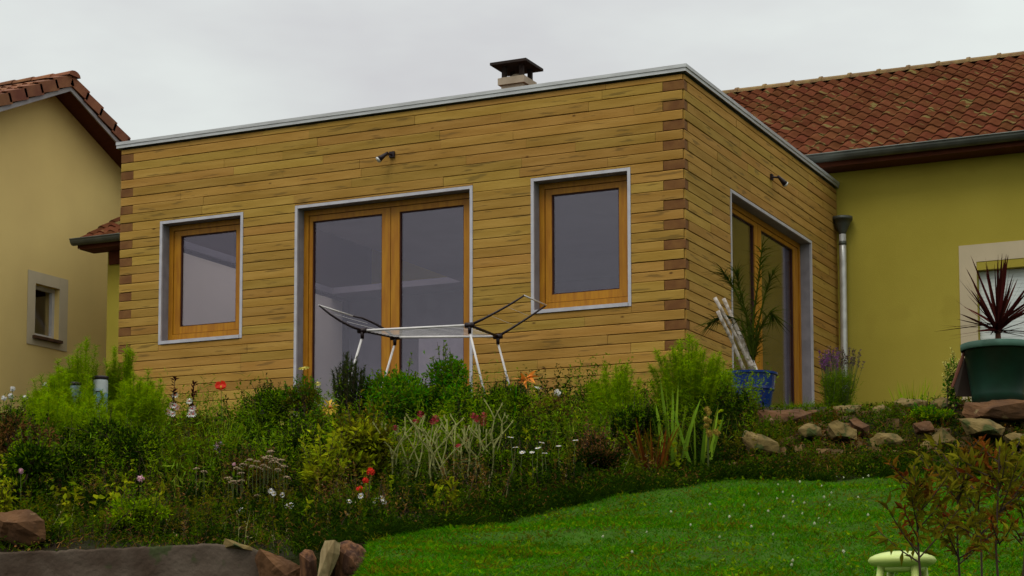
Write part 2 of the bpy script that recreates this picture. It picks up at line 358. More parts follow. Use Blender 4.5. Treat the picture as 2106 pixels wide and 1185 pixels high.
def cladding(face, A0, A1, ops, seed, inset):
    rng = np.random.default_rng(seed); mb = MB()
    for i, (z0, z1) in enumerate(rows):
        z1 = min(z1, 3.94)  # top row cut short: exposed dark backing serves as the coping's shadow line
        blockrow = (i % 2 == 1)
        a0, a1 = A0+(inset[0] if blockrow else 0), A1-(inset[1] if blockrow else 0)
        segs = []; a = a0
        cuts = sorted([(o[0], o[1]) for o in ops if o[2] < z1-.005 and o[3] > z0+.005])
        edges = []; s0 = a0
        for c0, c1 in cuts: edges.append((s0, c0)); s0 = c1
        edges.append((s0, a1))
        zz0, zz1 = z0, z1
        for s0, s1 in edges:
            p = s0
            while p < s1-.02:
                ln = rng.uniform(.8, 2.6); q = min(s1, p+ln)
                if s1-q < .3: q = s1
                face.board(mb, p+.0016, q-.0016, z0+rng.uniform(.0002, .0025), z1-rng.uniform(.0005, .0045), j=rng.uniform(-.0035, .0025))
                p = q
        for o in ops:      # rows cut by the top or the bottom of an opening
            if o[3] > z0+.005 and o[3] < z1-.02: face.board(mb, o[0], o[1], o[3]+.001, z1-.0035)
            if o[2] < z1-.005 and o[2] > z0+.02: face.board(mb, o[0], o[1], z0+.001, o[2]-.002)
    return mb
fw = cladding(FR, -W_, 0, OPF, 11, (.19, .23)).build('wall', BOARD, ext)
fw['label'] = 'front wall of golden horizontal boards'
sw = cladding(SD, 0, L_, OPS, 12, (.10, 0)).build('wall', BOARD, ext); sw['label'] = 'side wall of golden horizontal boards'
rng = np.random.default_rng(5)
for i, (z0, z1) in enumerate(rows):
    if i % 2 == 1 and z0 > .3:
        for a0, a1, fc in ((-W_, -W_+.187, FR), (-.227, 0.02, FR), (.0, .097, SD)):
            mb = MB(); fc.board(mb, a0, a1, z0+.002, z1-.004, t=.016 if fc is FR else .015, j=rng.uniform(-.002, 0)); mb.build('corner_block', BLOCK, ext)
# backing (structure walls) with openings, and the inside room
mb = MB()
def wall_with(face, mb, A0, A1, ops, c0, c1, Z0, Z1, mi=0):
    s0 = A0
    for o in sorted(ops):
        face.box(mb, s0, o[0], c0, c1, Z0, Z1, mi)
        face.box(mb, o[0], o[1], c0, c1, o[3], Z1, mi)
        if o[2] > Z0: face.box(mb, o[0], o[1], c0, c1, Z0, o[2], mi)
        s0 = o[1]
    face.box(mb, s0, A1, c0, c1, Z0, Z1, mi)
wall_with(FR, mb, -W_+.01, -.012, OPF, -.20, -.001, -.1, 3.95)
wall_with(SD, mb, .20, L_, OPS, -.20, -.001, -.1, 3.95)
mb.box((-W_+.011, .2, -.1), (-W_+.2, L_, 3.95)); mb.build('wall_backing', DARK, ext)
KX0, KX1, KY0, KY1 = -7.24, -5.1, .5, 4.7  # unseen roof opening, added to bring daylight onto the interior wall
def holed(x0, y0, x1, y1, z0, z1):
    mb = MB(); mb.box((x0, y0, z0), (KX0, y1, z1)); mb.box((KX1, y0, z0), (x1, y1, z1)); mb.box((KX0, y0, z0), (KX1, KY0, z1)); mb.box((KX0, KY1, z0), (KX1, y1, z1)); return mb
holed(-W_+.02, .02, -.02, L_-.01, 3.951, 3.99).build('flat_roof', ROOFM, ext)
mb = MB(); mb.box((KX0-.03, KY0-.03, 3.992), (KX1+.03, KY1+.03, 4.0)); mb.build('added_roof_light', GLASS, ext)
mb = MB(); mb.box((-W_+.201, .201, .30), (-.201, L_-.02, .38)); mb.build('interior_floor', INT_F, ext)
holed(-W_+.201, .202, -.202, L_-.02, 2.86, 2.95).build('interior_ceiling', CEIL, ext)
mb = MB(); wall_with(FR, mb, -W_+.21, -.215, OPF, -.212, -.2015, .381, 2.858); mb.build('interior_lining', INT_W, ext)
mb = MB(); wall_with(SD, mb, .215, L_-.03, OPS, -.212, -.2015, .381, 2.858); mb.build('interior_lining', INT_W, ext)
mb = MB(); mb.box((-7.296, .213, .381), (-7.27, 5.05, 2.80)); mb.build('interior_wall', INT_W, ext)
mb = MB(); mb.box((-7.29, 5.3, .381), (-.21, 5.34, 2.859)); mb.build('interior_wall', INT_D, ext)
mb = MB(); mb.box((-5.98, 5.05, .381), (-4.6, 5.10, 2.16)); mb.build('interior_panel', REVEAL, ext)
# coping
mb = MB(); ov = .055
for (p, q) in (((-W_-.05, -ov), (ov, .20)), ((-.20, .201), (ov, 6.02)), ((-W_-.05, .201), (-W_+.2, 6.0))):
    mb.box((p[0], p[1], ZC1-.004), (q[0], q[1], ZC1+.006))
mb.box((-W_-.05, -ov, ZC0), (ov, -ov+.012, ZC1-.005)); mb.box((ov-.012, -ov+.0125, ZC0), (ov, 6.02, ZC1-.005)); mb.box((-W_-.05, -ov+.013, ZC0), (-W_-.038, 6.0, ZC1-.005))
mb.box((-W_-.053, -ov-.010, ZC1-.026), (ov+.010, -ov-.001, ZC1+.012)); mb.box((ov+.001, -ov-.0005, ZC1-.026), (ov+.010, 6.02, ZC1+.012))
mb.build('coping', COPE, ext)

def opening(face, op, panes, name, fl=.14, c_fr=-.125, bot=.19, top=.135, sill=True):
    a0, a1, z0, z1 = op; tw = .036
    t = MB(); rv = MB()
    for m_, c0_, c1_, e_ in ((rv, -.19, -.0005, .002), (t, 0., .026, 0.)):
        face.box(m_, a0+e_, a0+tw-e_*.5, c0_, c1_, z0, z1-e_); face.box(m_, a1-tw+e_*.5, a1-e_, c0_, c1_, z0, z1-e_)
        face.box(m_, a0+tw+.0005, a1-tw-.0005, c0_, c1_-.001, z1-tw+e_*.5, z1-.001-e_)
        if sill: face.box(m_, a0+tw+.0005, a1-tw-.0005, c0_, c1_+(.012 if m_ is t else 0), z0+e_, z0+.04-e_*.5)
    i0, i1, j0, j1 = a0+tw, a1-tw, z0+(.041 if sill else 0), z1-tw
    fr = MB(); fw_ = .065            # fixed frame
    face.box(fr, i0+.001, i0+fw_, -.185, c_fr, j0, j1-.001); face.box(fr, i1-fw_, i1-.001, -.185, c_fr, j0, j1-.001)
    face.box(fr, i0+fw_+.0005, i1-fw_-.0005, -.185, c_fr-.001, j1-fw_, j1-.0015); face.box(fr, i0+fw_+.0005, i1-fw_-.0005, -.185, c_fr-.001, j0+.001, j0+fw_+.03)
    f = fr.build(name, FRAME, ext)
    sub('surround', t, ALU, f); sub('reveal', rv, REV2, f)
    gk = MB()
    for n, (g0, g1) in enumerate(panes):
        lo = i0+fw_+.006 if n == 0 else (panes[n-1][1]+g0)/2+.004
        hi = i1-fw_-.006 if n == len(panes)-1 else (panes[n+1][0]+g1)/2-.004
        gz0, gz1 = z0+.041+bot, z1-tw-top
        s = MB(); cs = c_fr-.012
        for (p, q, zz0, zz1) in ((lo, g0, j0+fw_+.036, j1-fw_-.006), (g1, hi, j0+fw_+.036, j1-fw_-.006)): face.box(s, p, q, -.182, cs, zz0, zz1)
        face.box(s, g0+.0005, g1-.0005, -.182, cs-.001, gz1, j1-fw_-.0065); face.box(s, g0+.0005, g1-.0005, -.182, cs-.001, j0+fw_+.0365, gz0)
        so = sub('sash', s, FRAME, f)
        e_ = .012      # glazing bead
        b = MB(); face.box(b, g0+.001, g0+e_, -.180, -.150, gz0+.001, gz1-.001); face.box(b, g1-e_, g1-.001, -.180, -.150, gz0+.001, gz1-.001)
        face.box(b, g0+e_, g1-e_, -.180, -.151, gz0+.001, gz0+e_); face.box(b, g0+e_, g1-e_, -.180, -.151, gz1-e_, gz1-.001)
        sub('glazing_bead', b, GASKET, f)
        p = MB(); face.box(p, g0+.002, g1-.002, -.176, -.166, gz0+.002, gz1-.002); sub('pane', p, GLASS, f)
    b = MB(); face.box(b, i0+fw_*.6, i1-fw_*.6, -.184, -.158, j0+.05, j0+fw_+.0365); sub('frame_gap', b, GASKET, f); b = MB(); face.box(b, i0+.02, i1-.02, -.1845, -.160, j1-fw_-.02, j1-.04); sub('frame_gap', b, GASKET, f)
    return f
opening(FR, OPF[0], [(-6.685, -5.865)], 'window')
opening(FR, OPF[1], [(-4.775, -3.825), (-3.59, -2.745)], 'glass_door', bot=.08, sill=False)
opening(FR, OPF[2], [(-1.635, -.815)], 'window')
opening(SD, OPS[0], [(1.66, 2.83), (3.10, 4.43)], 'glass_door', bot=.08, sill=False, top=.12)

def spotlight(face, a, z, label, flip=1):
    o = thing('wall_spotlight', label, 'lamp', face.P(a, .02, z))
    m1 = MB(); face.box(m1, a-.035, a+.035, .022, .045, z-.035, z+.035); m1.build('mounting_plate', BLACKP, o)
    m2 = MB(); P0 = np.array(face.P(a, .045, z)); P1 = np.array(face.P(a-.03*flip, .12, z-.01)); m2.tube([P0, P1], .012, 8); m2.build('arm', BLACKP, o)
    d = np.array(face.P(-.75*flip, .55, -.75)); d = d/np.linalg.norm(d)
    m3 = MB(); m3.tube([P1-d*.03, P1+d*.02, P1+d*.055, P1+d*.11], [.014, .022, .027, .038], 12); m3.build('lamp_head', BLACKP, o, True)
    m4 = MB(); m4.tube([P1+d*.1105, P1+d*.125, P1+d*.135], [.040, .038, .022], 12); m4.build('lens', ZINCL, o, True)
spotlight(FR, -3.60, 3.44, 'small spotlight on the front board wall above the glass doors')
spotlight(SD, 3.03, 3.46, 'small spotlight on the side board wall above the side door', -1)

# ------------------------------------------------------------------ tiled roofs
def tile_patch(mb, f, u0, u1, v0, v1, h=.045, lift=.028, th=.018, n=7, mi=0):
    V = []
    for (v, l) in ((v0, lift), (v1, .002)):
        for i in range(n):
            s = i/(n-1); hh = h*max(0., sin(pi*min(1, s/.72)))**.8 if s < .72 else -.004
            V.append(f(u0+(u1-u0)*s, v, l+hh))
    for i in range(n):
        s = i/(n-1); hh = h*max(0., sin(pi*min(1, s/.72)))**.8 if s < .72 else -.004
        V.append(f(u0+(u1-u0)*s, v0, lift+hh-th-.004))
    F = [(i, i+1, n+i+1, n+i) for i in range(n-1)]+[(2*n+i, 2*n+i+1, i+1, i) for i in range(n-1)]
    mb.add(V, F, mi)
XE0, XE1, YE, ZE, YR, ZR = -12.62, 10.0, 5.57, 4.30, 9.97, 6.68
main = thing('main_house', 'yellow rendered house with a red brown tiled roof behind the wooden extension', 'building', (0, L_, .3))
mb = MB()
# front wall with window opening at the right
wx0, wx1, wz0, wz1 = 1.90, 3.30, .95, 2.765
mb.box((-12.3, L_, -.3), (wx0, L_+.3, 4.28)); mb.box((wx0, L_, wz1), (wx1, L_+.3, 4.28)); mb.box((wx0, L_, -.3), (wx1, L_+.3, wz0)); mb.box((wx1, L_, -.3), (9.7, L_+.3, 4.28))
mb.box((-12.3, L_+.3, -.3), (-12.0, 13.9, 4.28)); mb.box((9.4, L_+.3, -.3), (9.7, 13.9, 4.28)); mb.box((-12.3, 13.9, -.3), (9.7, 14.2, 4.28))
for x in (-12.3, 9.4):
    mb.add([(x, L_, 4.28), (x+.3, L_, 4.28), (x+.3, 14.2, 4.28), (x, 14.2, 4.28), (x, YR, ZR-.12), (x+.3, YR, ZR-.12)], [(0, 1, 2, 3), (0, 4, 5, 1), (3, 2, 5, 4), (0, 3, 4), (1, 5, 2)])
mb.build('wall', YELLOW, main)
mb = MB(); sl = math.hypot(YR-YE, ZR-ZE); ny, nz_ = -(ZR-ZE)/sl, (YR-YE)/sl
def froof(u, v, hh): return (u, YE+(YR-YE)*v+ny*hh, ZE+(ZR-ZE)*v+nz_*hh)
nrow = 15; tw = .212; ncol = int((XE1-XE0)/tw)
rng = np.random.default_rng(3)
for r_ in range(nrow):
    for c_ in range(ncol):
        u = XE0+c_*tw; tile_patch(mb, froof, u, u+tw, r_/nrow-.012, (r_+1)/nrow, lift=.026+rng.uniform(-.004, .006))
roof = mb.build('roof', TILE, main)
mb = MB(); mb.add([froof(XE0+.02, 0, -.03), froof(XE1-.02, 0, -.03), froof(XE1-.02, 1, -.03), froof(XE0+.02, 1, -.03), (XE1-.02, 2*YR-YE, ZE), (XE0+.02, 2*YR-YE, ZE)], [(0, 1, 2, 3), (3, 2, 4, 5)]); sub('roof_deck', mb, TILE, roof)
mb = MB()
for i in range(int((XE1-XE0)/.47)):
    x = XE0+i*.47; prof = [(x, .115), (x+.05, .12), (x+.06, .10), (x+.475, .095)]
    V = []; k_ = 7
    for xx, rr_ in prof:
        for q in range(k_): an = pi*q/(k_-1); V.append((xx, YR+rr_*1.15*cos(an), ZR-.03+rr_*.9*sin(an)+.02))
    F = [(i_*k_+q, i_*k_+q+1, (i_+1)*k_+q+1, (i_+1)*k_+q) for i_ in range(3) for q in range(k_-1)]+[tuple(range(k_))]
    mb.add(V, F)
sub('ridge_tiles', mb, RIDGE, roof)
mb = MB(); mb.box((XE0+.03, YE+.03, ZE-.13), (XE1, YE+.055, ZE-.01)); mb.box((XE0+.03, YE+.056, ZE-.13), (XE1, L_-.001, ZE-.11))
mb.add([(XE0+.0, YE+.02, ZE-.12), (XE0+.03, YE+.02, ZE-.12), (XE0+.03, YR, ZR-.16), (XE0, YR, ZR-.16), (XE0, YE+.02, ZE+.03), (XE0+.03, YE+.02, ZE+.03), (XE0+.03, YR, ZR+.03), (XE0, YR, ZR+.03)], [(0, 3, 2, 1), (4, 5, 6, 7), (0, 1, 5, 4), (3, 7, 6, 2), (0, 4, 7, 3), (1, 2, 6, 5)])
mb.build('soffit', SOFFIT, main)
# brown band standing in for the deep shade under the eaves on the wall
mb = MB(); mb.box((-12.25, L_-.04, 3.95), (-7.6, L_-.001, 4.165)); mb.build('eaves_shade_band', SOFFIT, main)
# gutter: half round
mb = MB(); V = []; gr = .085; n_ = 9
for x in (XE0-.05, XE1+.05):
    for q in range(n_): an = pi+pi*q/(n_-1); V.append((x, YE-.045+gr*cos(an), ZE+.02+gr*sin(an)*1.15))
    for q in range(n_): an = 2*pi-pi*q/(n_-1); V.append((x, YE-.045+(gr-.006)*cos(an), ZE+.02+(gr-.006)*sin(an)*1.15))
m_ = 2*n_; F = [(i, (i+1) % m_, m_+(i+1) % m_, m_+i) for i in range(m_)]+[tuple(range(n_))[::-1]]
mb.add(V, F); mb.tube([(XE0-.05, YE-.045-gr, ZE+.02), (XE1, YE-.045-gr, ZE+.02)], .012, 6); mb.build('gutter', ZINC, main)
# window with surround and pale blind
mb = MB(); sx0, sz1 = 1.672, 3.0
mb.box((sx0, L_-.012, .80), (wx0, L_-.001, sz1)); mb.box((wx0+.0005, L_-.012, wz1+.001), (wx1+.23, L_-.001, sz1)); mb.box((wx1, L_-.0125, .80), (wx1+.23, L_-.001, wz1)); mb.box((sx0-.0, L_-.06, .86), (wx1+.23, L_-.0126, wz0))
ws = mb.build('window', SURR, main)
mb = MB(); y0 = L_+.14
mb.box((wx0+.001, y0, wz0), (wx0+.07, y0+.06, wz1)); mb.box((wx1-.07, y0, wz0), (wx1-.001, y0+.06, wz1)); mb.box((wx0+.071, y0+.001, wz1-.07), (wx1-.071, y0+.06, wz1-.001)); mb.box((wx0+.071, y0+.001, wz0+.001), (wx1-.071, y0+.06, wz0+.07)); mb.box((2.57, y0+.002, wz0+.071), (2.66, y0+.06, wz1-.071))
sub('frame', mb, mat('white_frame', (.6, .58, .55), rough=.5), ws)
mb = MB(); mb.box((wx0+.071, y0+.03, wz0+.07), (wx1-.071, y0+.036, wz1-.071)); sub('pane', mb, GLASS, ws)
mb = MB()
zz = wz0+.002
while zz < wz1-.12: mb.box((wx0+.004, y0-.030, zz), (wx1-.004, y0-.012, zz+.046)); mb.box((wx0+.004, y0-.024, zz+.0461), (wx1-.004, y0-.016, zz+.0499)); zz += .05
sub('roller_shutter', mb, mat('pale_shutter', (.62, .66, .62), (.55, .6, .57), rough=.6), ws)
mb = MB(); mb.box((wx0+.001, L_-.005, wz1-.11), (wx1-.001, y0-.002, wz1-.001)); sub('reveal_head', mb, YELLOW, ws)  # block at the window head stands for the underside of the reveal
# downpipe with hopper, in the corner
dp = thing('downpipe', 'shiny zinc downpipe with funnel head in the corner beside the side door', 'drainpipe', (.12, 5.83, .3))
mb = MB(); mb.tube([(.13, 5.84, 3.28), (.13, 5.84, 2.9), (.125, 5.84, 1.6), (.12, 5.84, .3)], .047, 14); mb.build('pipe', ZINCL, dp, True)
mb = MB()
for zz in (3.13, 1.25): mb = MB(); mb.tube([(.13, 5.84, zz), (.13, 5.84, zz+.05)], .053, 14); mb.build('collar', ZINC, dp, True)
mb = MB(); mb.lathe((.13, 5.84, 3.27), [(.045, 0), (.05, .03), (.10, .14), (.125, .20), (.14, .20), (.14, .245), (.12, .245), (.115, .21)], 20); mb.build('hopper', ZINC, dp, True)
# chimney
def ony(px, py, y): d = ray(px, py); return CAM+d*(y-CAM[1])/d[1]
yc = 9.25; kc = ony(1078, 154, yc); kb = ony(1078, 168, yc); cxr = kc[0]; cwd = cxr-ony(1023.6, 163, yc)[0]; cdp = cwd*1.02
zc_, zb2 = kc[2], kb[2]; i_ = .045
ch = MB(); ch.box((cxr-cwd+i_, yc+i_, 5.4), (cxr-i_, yc+cdp-i_, zb2)); chim = ch.build('chimney', CHIM, main)
mb = MB(); mb.box((cxr-cwd, yc, zb2+.001), (cxr, yc+cdp, zc_)); mb.box((cxr-cwd+.04, yc+.04, zc_+.0005), (cxr-.04, yc+cdp-.04, zc_+.02)); sub('crown', mb, CHIM, chim)
tp = ony(1083, 121, yc-.08)[2]; zt = zc_+.0205
for xx in (cxr-cwd+.05, cxr-.12):
    for yy in (yc+.05, yc+cdp-.12): mb = MB(); mb.box((xx, yy, zt), (xx+.07, yy+.07, tp-.03)); sub('cap_leg', mb, CHIMCAP, chim)
mb = MB(); mb.tube([(cxr-cwd/2, yc+cdp/2, zt), (cxr-cwd/2, yc+cdp/2, zt+.07)], .09, 12); sub('flue_pot', mb, CHIM, chim)
ce = .10; mb = MB(); mb.box((cxr-cwd-ce, yc-ce, tp-.0295), (cxr+ce*.8, yc+cdp+ce, tp+.015)); mb.box((cxr-cwd-ce+.05, yc-ce+.05, tp+.0155), (cxr+ce*.8-.05, yc+cdp+ce-.05, tp+.03)); sub('cap', mb, CHIMCAP, chim)

# cream house on the left: gable wall in the plane x = -14
KK = (CAM[0]+14.)/(CAM[0]+8.6)
def gl(y, z): return CAM[1]+(y-CAM[1])*KK, CAM[2]+(z-CAM[2])*KK       # measured at x = -8.6
ch_ = thing('cream_house', 'cream rendered gable house with red tiled roof at the left edge', 'building', (-14, 4, .4))
KV = (CAM[0]+13.55)/(CAM[0]+8.25)
ay, az = CAM[1]+(-.11-CAM[1])*KV, CAM[2]+(4.93-CAM[2])*KV
PT = .46; half = 5.4
zb_ = .2
wy0, wz0_ = gl(-.285, 1.62); wy1, wz1_ = gl(.19, 2.29)
g0y, g0z = gl(-.43, 1.50); g1y, g1z = gl(.352, 2.438)
def zr(y): return az-.10-abs(y-ay)*PT
mb = MB(); xw = -14.
def quadx(pts, x0=xw, x1=xw-.3): # prism along x
    n = len(pts); V = [(x0, y, z) for y, z in pts]+[(x1, y, z) for y, z in pts]
    mb.add(V, [tuple(range(n)), tuple(range(n, 2*n))[::-1]]+[(i, n+i, n+(i+1) % n, (i+1) % n) for i in range(n)])
quadx([(ay-half, zb_), (wy0, zb_), (wy0, zr(wy0)), (ay-half, zr(ay-half))]); quadx([(wy1, zb_), (ay+half, zb_), (ay+half, zr(ay+half)), (ay, zr(ay)), (wy1, zr(wy1))] if wy1 < ay else [(wy1, zb_), (ay+half, zb_), (ay+half, zr(ay+half)), (wy1, zr(wy1))])
quadx([(wy0, zb_), (wy1, zb_), (wy1, wz0_), (wy0, wz0_)]); quadx([(wy0, wz1_), (wy1, wz1_), (wy1, zr(wy1)), (ay, zr(ay)), (wy0, zr(wy0))] if wy0 < ay < wy1 else [(wy0, wz1_), (wy1, wz1_), (wy1, zr(wy1)), (wy0, zr(wy0))])
for yy in (ay-half, ay+half-.3): mb.box((-24, yy, zb_), (xw-.301, yy+.3, zr(ay-half)))
mb.box((-24.3, ay-half, zb_), (-24, ay+half, zr(ay-half)))
mb.build('wall', CREAM, ch_)
mb = MB()
for sg in (-1, 1):
    def fl(u, v, hh, sg=sg):
        run = half+.45; y = ay+sg*run*(1-v); z = az-(run*(1-v))*PT; ln = math.hypot(1, PT)
        return (u, y+sg*PT/ln*hh, z+hh/ln)
    for r_ in range(15):
        for c_ in range(46):
            u = -13.52-(c_+1)*.23
            if sg == 1: tile_patch(mb, fl, u, u+.23, r_/15-.012, (r_+1)/15, lift=.05, th=.035)
            else: tile_patch(mb, fl, u, u+.23, r_/15-.012, (r_+1)/15, lift=.05, th=.035)
rf = mb.build('roof', TILE_L, ch_)
mb = MB()        # verge tiles hanging over the edge, one per course, both rakes
for sg in (-1, 1):
    run = half+.45; ln = math.hypot(1, PT)
    for r_ in range(15):
        a_, b_ = run*(1-r_/15)+.05, run*(1-(r_+1)/15)
        def q(yy, d, up=0): return (d, ay+sg*yy+sg*PT/ln*up, az-yy*PT+up/ln)
        V = [q(a_, -13.50, .10), q(b_, -13.50, .055), q(b_, -13.50, -.13), q(a_, -13.50, -.09), q(a_, -13.53, .10), q(b_, -13.53, .055), q(b_, -13.53, -.13), q(a_, -13.53, -.09)]
        mb.add(V, [(0, 1, 2, 3), (7, 6, 5, 4), (0, 4, 5, 1), (3, 2, 6, 7), (0, 3, 7, 4), (1, 5, 6, 2)])
        V = [q(a_, -13.50, .10), q(b_, -13.50, .055), q(b_, -13.72, .075), q(a_, -13.72, .12)]; mb.add(V, [(0, 1, 2, 3)])
sub('verge_tiles', mb, TILE_L, rf)
mb = MB(); xs = [-13.45-.42*i for i in range(24)]
for x in xs:
    k_ = 7; V = []
    for xx, rr_ in ((x, .13), (x-.43, .11)):
        for qn in range(k_): an = pi*qn/(k_-1); V.append((xx, ay+rr_*1.2*cos(an), az+.03+rr_*.75*sin(an)))
    mb.add(V, [(i, i+1, k_+i+1, k_+i) for i in range(k_-1)]+[tuple(range(k_))])
sub('ridge_tiles', mb, TILE_L, rf)
mb = MB()
for sg in (-1, 1):
    run = half+.45
    def q(yy, x, dz): return (x, ay+sg*yy, az-yy*PT+dz)
    mb.add([q(0, -13.54, -.13), q(run, -13.54, -.13), q(run, -24.4, -.13), q(0, -24.4, -.13)], [(0, 1, 2, 3)])
    mb.add([q(0, -13.54, -.06), q(run, -13.54, -.06), q(run, -24.4, -.06), q(0, -24.4, -.06)], [(0, 1, 2, 3)])
mb.build('soffit', SOFFIT, ch_)
mb = MB()
for sg in (-1, 1):
    run = half+.45; V = []
    for x in (-13.535, -13.56):
        V += [(x, ay+sg*.0, az-.135), (x, ay+sg*run, az-run*PT-.135), (x, ay+sg*run, az-run*PT-.215), (x, ay, az-.215)]
    mb.add(V, [(0, 1, 2, 3), (7, 6, 5, 4), (3, 2, 6, 7), (0, 4, 5, 1)])
mb.build('verge_board', VERGE, ch_)
mb = MB(); X1 = xw+.012
mb.box((xw+.001, g0y, g0z), (X1, wy0, g1z)); mb.box((xw+.001, wy1, g0z), (X1, g1y, g1z)); mb.box((xw+.001, wy0+.001, wz1_), (X1-.001, wy1-.001, g1z)); mb.box((xw+.001, wy0+.001, g0z), (X1-.001, wy1-.001, wz0_-.001))
wn = mb.build('window', SURR, ch_)
mb = MB(); mb.box((xw-.02, wy0-.06, wz0_-.05), (xw+.07, wy1+.04, wz0_)); sub('sill', mb, STONED, wn)
mb = MB(); xf = xw-.16
mb.box((xf, wy0+.001, wz0_+.001), (xf+.06, wy0+.07, wz1_)); mb.box((xf, wy1-.07, wz0_+.001), (xf+.06, wy1-.001, wz1_)); mb.box((xf, wy0+.071, wz0_+.001), (xf+.059, wy1-.071, wz0_+.07)); mb.box((xf, wy0+.071, wz1_-.07), (xf+.059, wy1-.071, wz1_-.001))
sub('frame', mb, mat('white_frame', (.6, .58, .55)), wn)
mb = MB(); tl = .26       # tilted-in sash, open at the top
hgt = wz1_-wz0_-.14; V = []
mb.add([(xf+.03, wy0+.08, wz0_+.08), (xf+.03, wy1-.08, wz0_+.08), (xf+.03-tl, wy1-.08, wz0_+.08+hgt), (xf+.03-tl, wy0+.08, wz0_+.08+hgt)], [(0, 1, 2, 3)]); sub('pane', mb, GLASS, wn)
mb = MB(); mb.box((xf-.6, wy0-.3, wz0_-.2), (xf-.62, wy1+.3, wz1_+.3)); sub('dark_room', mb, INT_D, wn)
# ------------------------------------------------------------------ drying rack in front of the glass doors
rk = thing('drying_rack', 'folding clothes drying rack with raised wings standing before the glass doors', 'drying rack', tuple(gp(890, 21.4)))
ZT = 1.13
A, B, C_, D_ = [onz(*p, ZT) for p in ((745, 680), (812, 694), (966, 669), (1024, 692))]
jn = [('joint', p) for p in (A, B, C_, D_)]
for nme, p in jn:
    m1 = MB(); ax = (C_-A)/np.linalg.norm(C_-A); m1.tube([p-ax*.05, p+ax*.05], .030, 8); m1.tube([p, p-UP*.09], [.024, .018], 8); m1.build('joint', BLACKP, rk, True)
for p, q in ((A, C_), (B, D_)):
    m1 = MB(); m1.tube([p, q], .013, 8); m1.build('rail', WHITEP, rk, True)
for p, q in ((A, B), (C_, D_)):
    m1 = MB(); m1.tube([p, q], .016, 8); m1.build('cross_bar', BLACKP, rk, True)
m1 = MB()
for i in range(1, 9):
    t = i/9; m1.tube([A+(B-A)*t, (A+(B-A)*t+C_+(D_-C_)*t)/2-UP*.008, C_+(D_-C_)*t], .0022, 5)
m1.build('line_wires', WHITEP, rk)
DA = depth(A)
wl1, wl2 = at(656, 628, DA-.25), at(725, 650, DA+.2)
wr1, wr2 = at(1078, 608, depth(C_)-.0), at(1123, 628, depth(D_)+.0)
def arm(p, q, sag):
    m1 = MB(); mid = (p+q)/2+UP*sag; m1.tube([p, (p+mid)/2+UP*sag*.3, mid, (q+mid)/2+UP*sag*.3, q], [.016, .013, .012, .010], 7); m1.build('wing_arm', BLACKP, rk, True)
arm(A, wl1, -.035); arm(B, wl2, .04); arm(C_, wr1, -.015); arm(D_, wr2, -.01)
for p, q in ((wl1, wl2), (wr1, wr2)):
    m1 = MB(); m1.tube([p, q], .009, 8); m1.build('wing_end_bar', WHITEP, rk, True)
m1 = MB()
for (p, q, r__, s__) in ((A, B, wl1, wl2), (C_, D_, wr1, wr2)):
    for t in (.35, .65):
        m1.tube([p+(r__-p)*t, q+(s__-q)*t], .002, 5)
m1.build('wing_wires', WHITEP, rk)
for p, px, py in ((A, 728, 750), (B, 785, 800), (C_, 993, 795), (D_, 1048, 795)):
    q = at(px, py, depth(p)); d = (q-p)/np.linalg.norm(q-p); p0 = p-UP*.07
    z0 = float(G(p[0], p[1])[0]); t = (p0[2]-z0)/-(q-p0)[2]; e_ = p0+(q-p0)*t
    m1 = MB(); m1.tube([p0, e_], .0125, 8); m1.build('leg', WHITEP, rk, True)

# ------------------------------------------------------------------ rocks and retaining wall
def rock(pts, D, th, label, m_=None, seed=0, name='rock', cat='rock', group='stones set in the garden bank', rough=.028):
    rng = np.random.default_rng(seed+100); bm = bmesh.new(); P = []
    c = np.mean(np.array(pts, float), 0)
    for (x, y) in pts:
        P.append(at(x, y, D+rng.uniform(-.03, .03)))
        xx, yy = c+(np.array([x, y])-c)*rng.uniform(.7, .95); P.append(at(xx, yy+6, D+th*rng.uniform(.8, 1.1)))
    for i in range(4):
        q = c+(np.array(pts[rng.integers(len(pts))])-c)*rng.uniform(.2, .6); P.append(at(q[0], q[1]+4, D-th*rng.uniform(.12, .3)))
    for p in P: bm.verts.new(p)
    r_ = bmesh.ops.convex_hull(bm, input=bm.verts)
    bmesh.ops.delete(bm, geom=[g for g in r_['geom_interior'] if isinstance(g, bmesh.types.BMVert)], context='VERTS')
    bmesh.ops.triangulate(bm, faces=bm.faces)
    bmesh.ops.subdivide_edges(bm, edges=bm.edges, cuts=6, use_grid_fill=True)
    bmesh.ops.recalc_face_normals(bm, faces=bm.faces)
    for v in bm.verts:
        n1 = noise.noise(v.co*4+Vector((seed, 0, 0)))*rough*.9+noise.noise(v.co*15)*rough*.35+noise.noise(v.co*40)*rough*.2
        v.co += v.normal*n1
    base = at(c[0], max(p[1] for p in pts), D)
    for v in bm.verts: v.co -= Vector(base)
    me = bpy.data.meshes.new(name); bm.to_mesh(me); bm.free(); me.materials.append(m_ or STONE)
    o = bpy.data.objects.new(name, me); col.objects.link(o); o.location = base.tolist(); tag(o, label, cat, group); return o
rock([(1893, 916), (1937, 876), (1966, 905), (1950, 918), (1905, 922)], 16.3, .25, 'pale triangular stone pointing up in the bank below the yellow wall', seed=1)
rock([(1700, 870), (1722, 862), (1762, 884), (1762, 905), (1712, 902), (1703, 888)], 16.6, .3, 'ochre stone with a light top edge left in the middle of the bank', seed=2)
rock([(1745, 862), (1760, 858), (1790, 874), (1785, 896), (1764, 900)], 16.8, .3, 'red brown stone leaning on the right of the ochre stone', STONED, seed=3)
rock([(1532, 884), (1548, 890), (1598, 912), (1600, 930), (1545, 935), (1525, 900)], 16.2, .4, 'sloping brown stone at the left end of the rocky bank', seed=4)
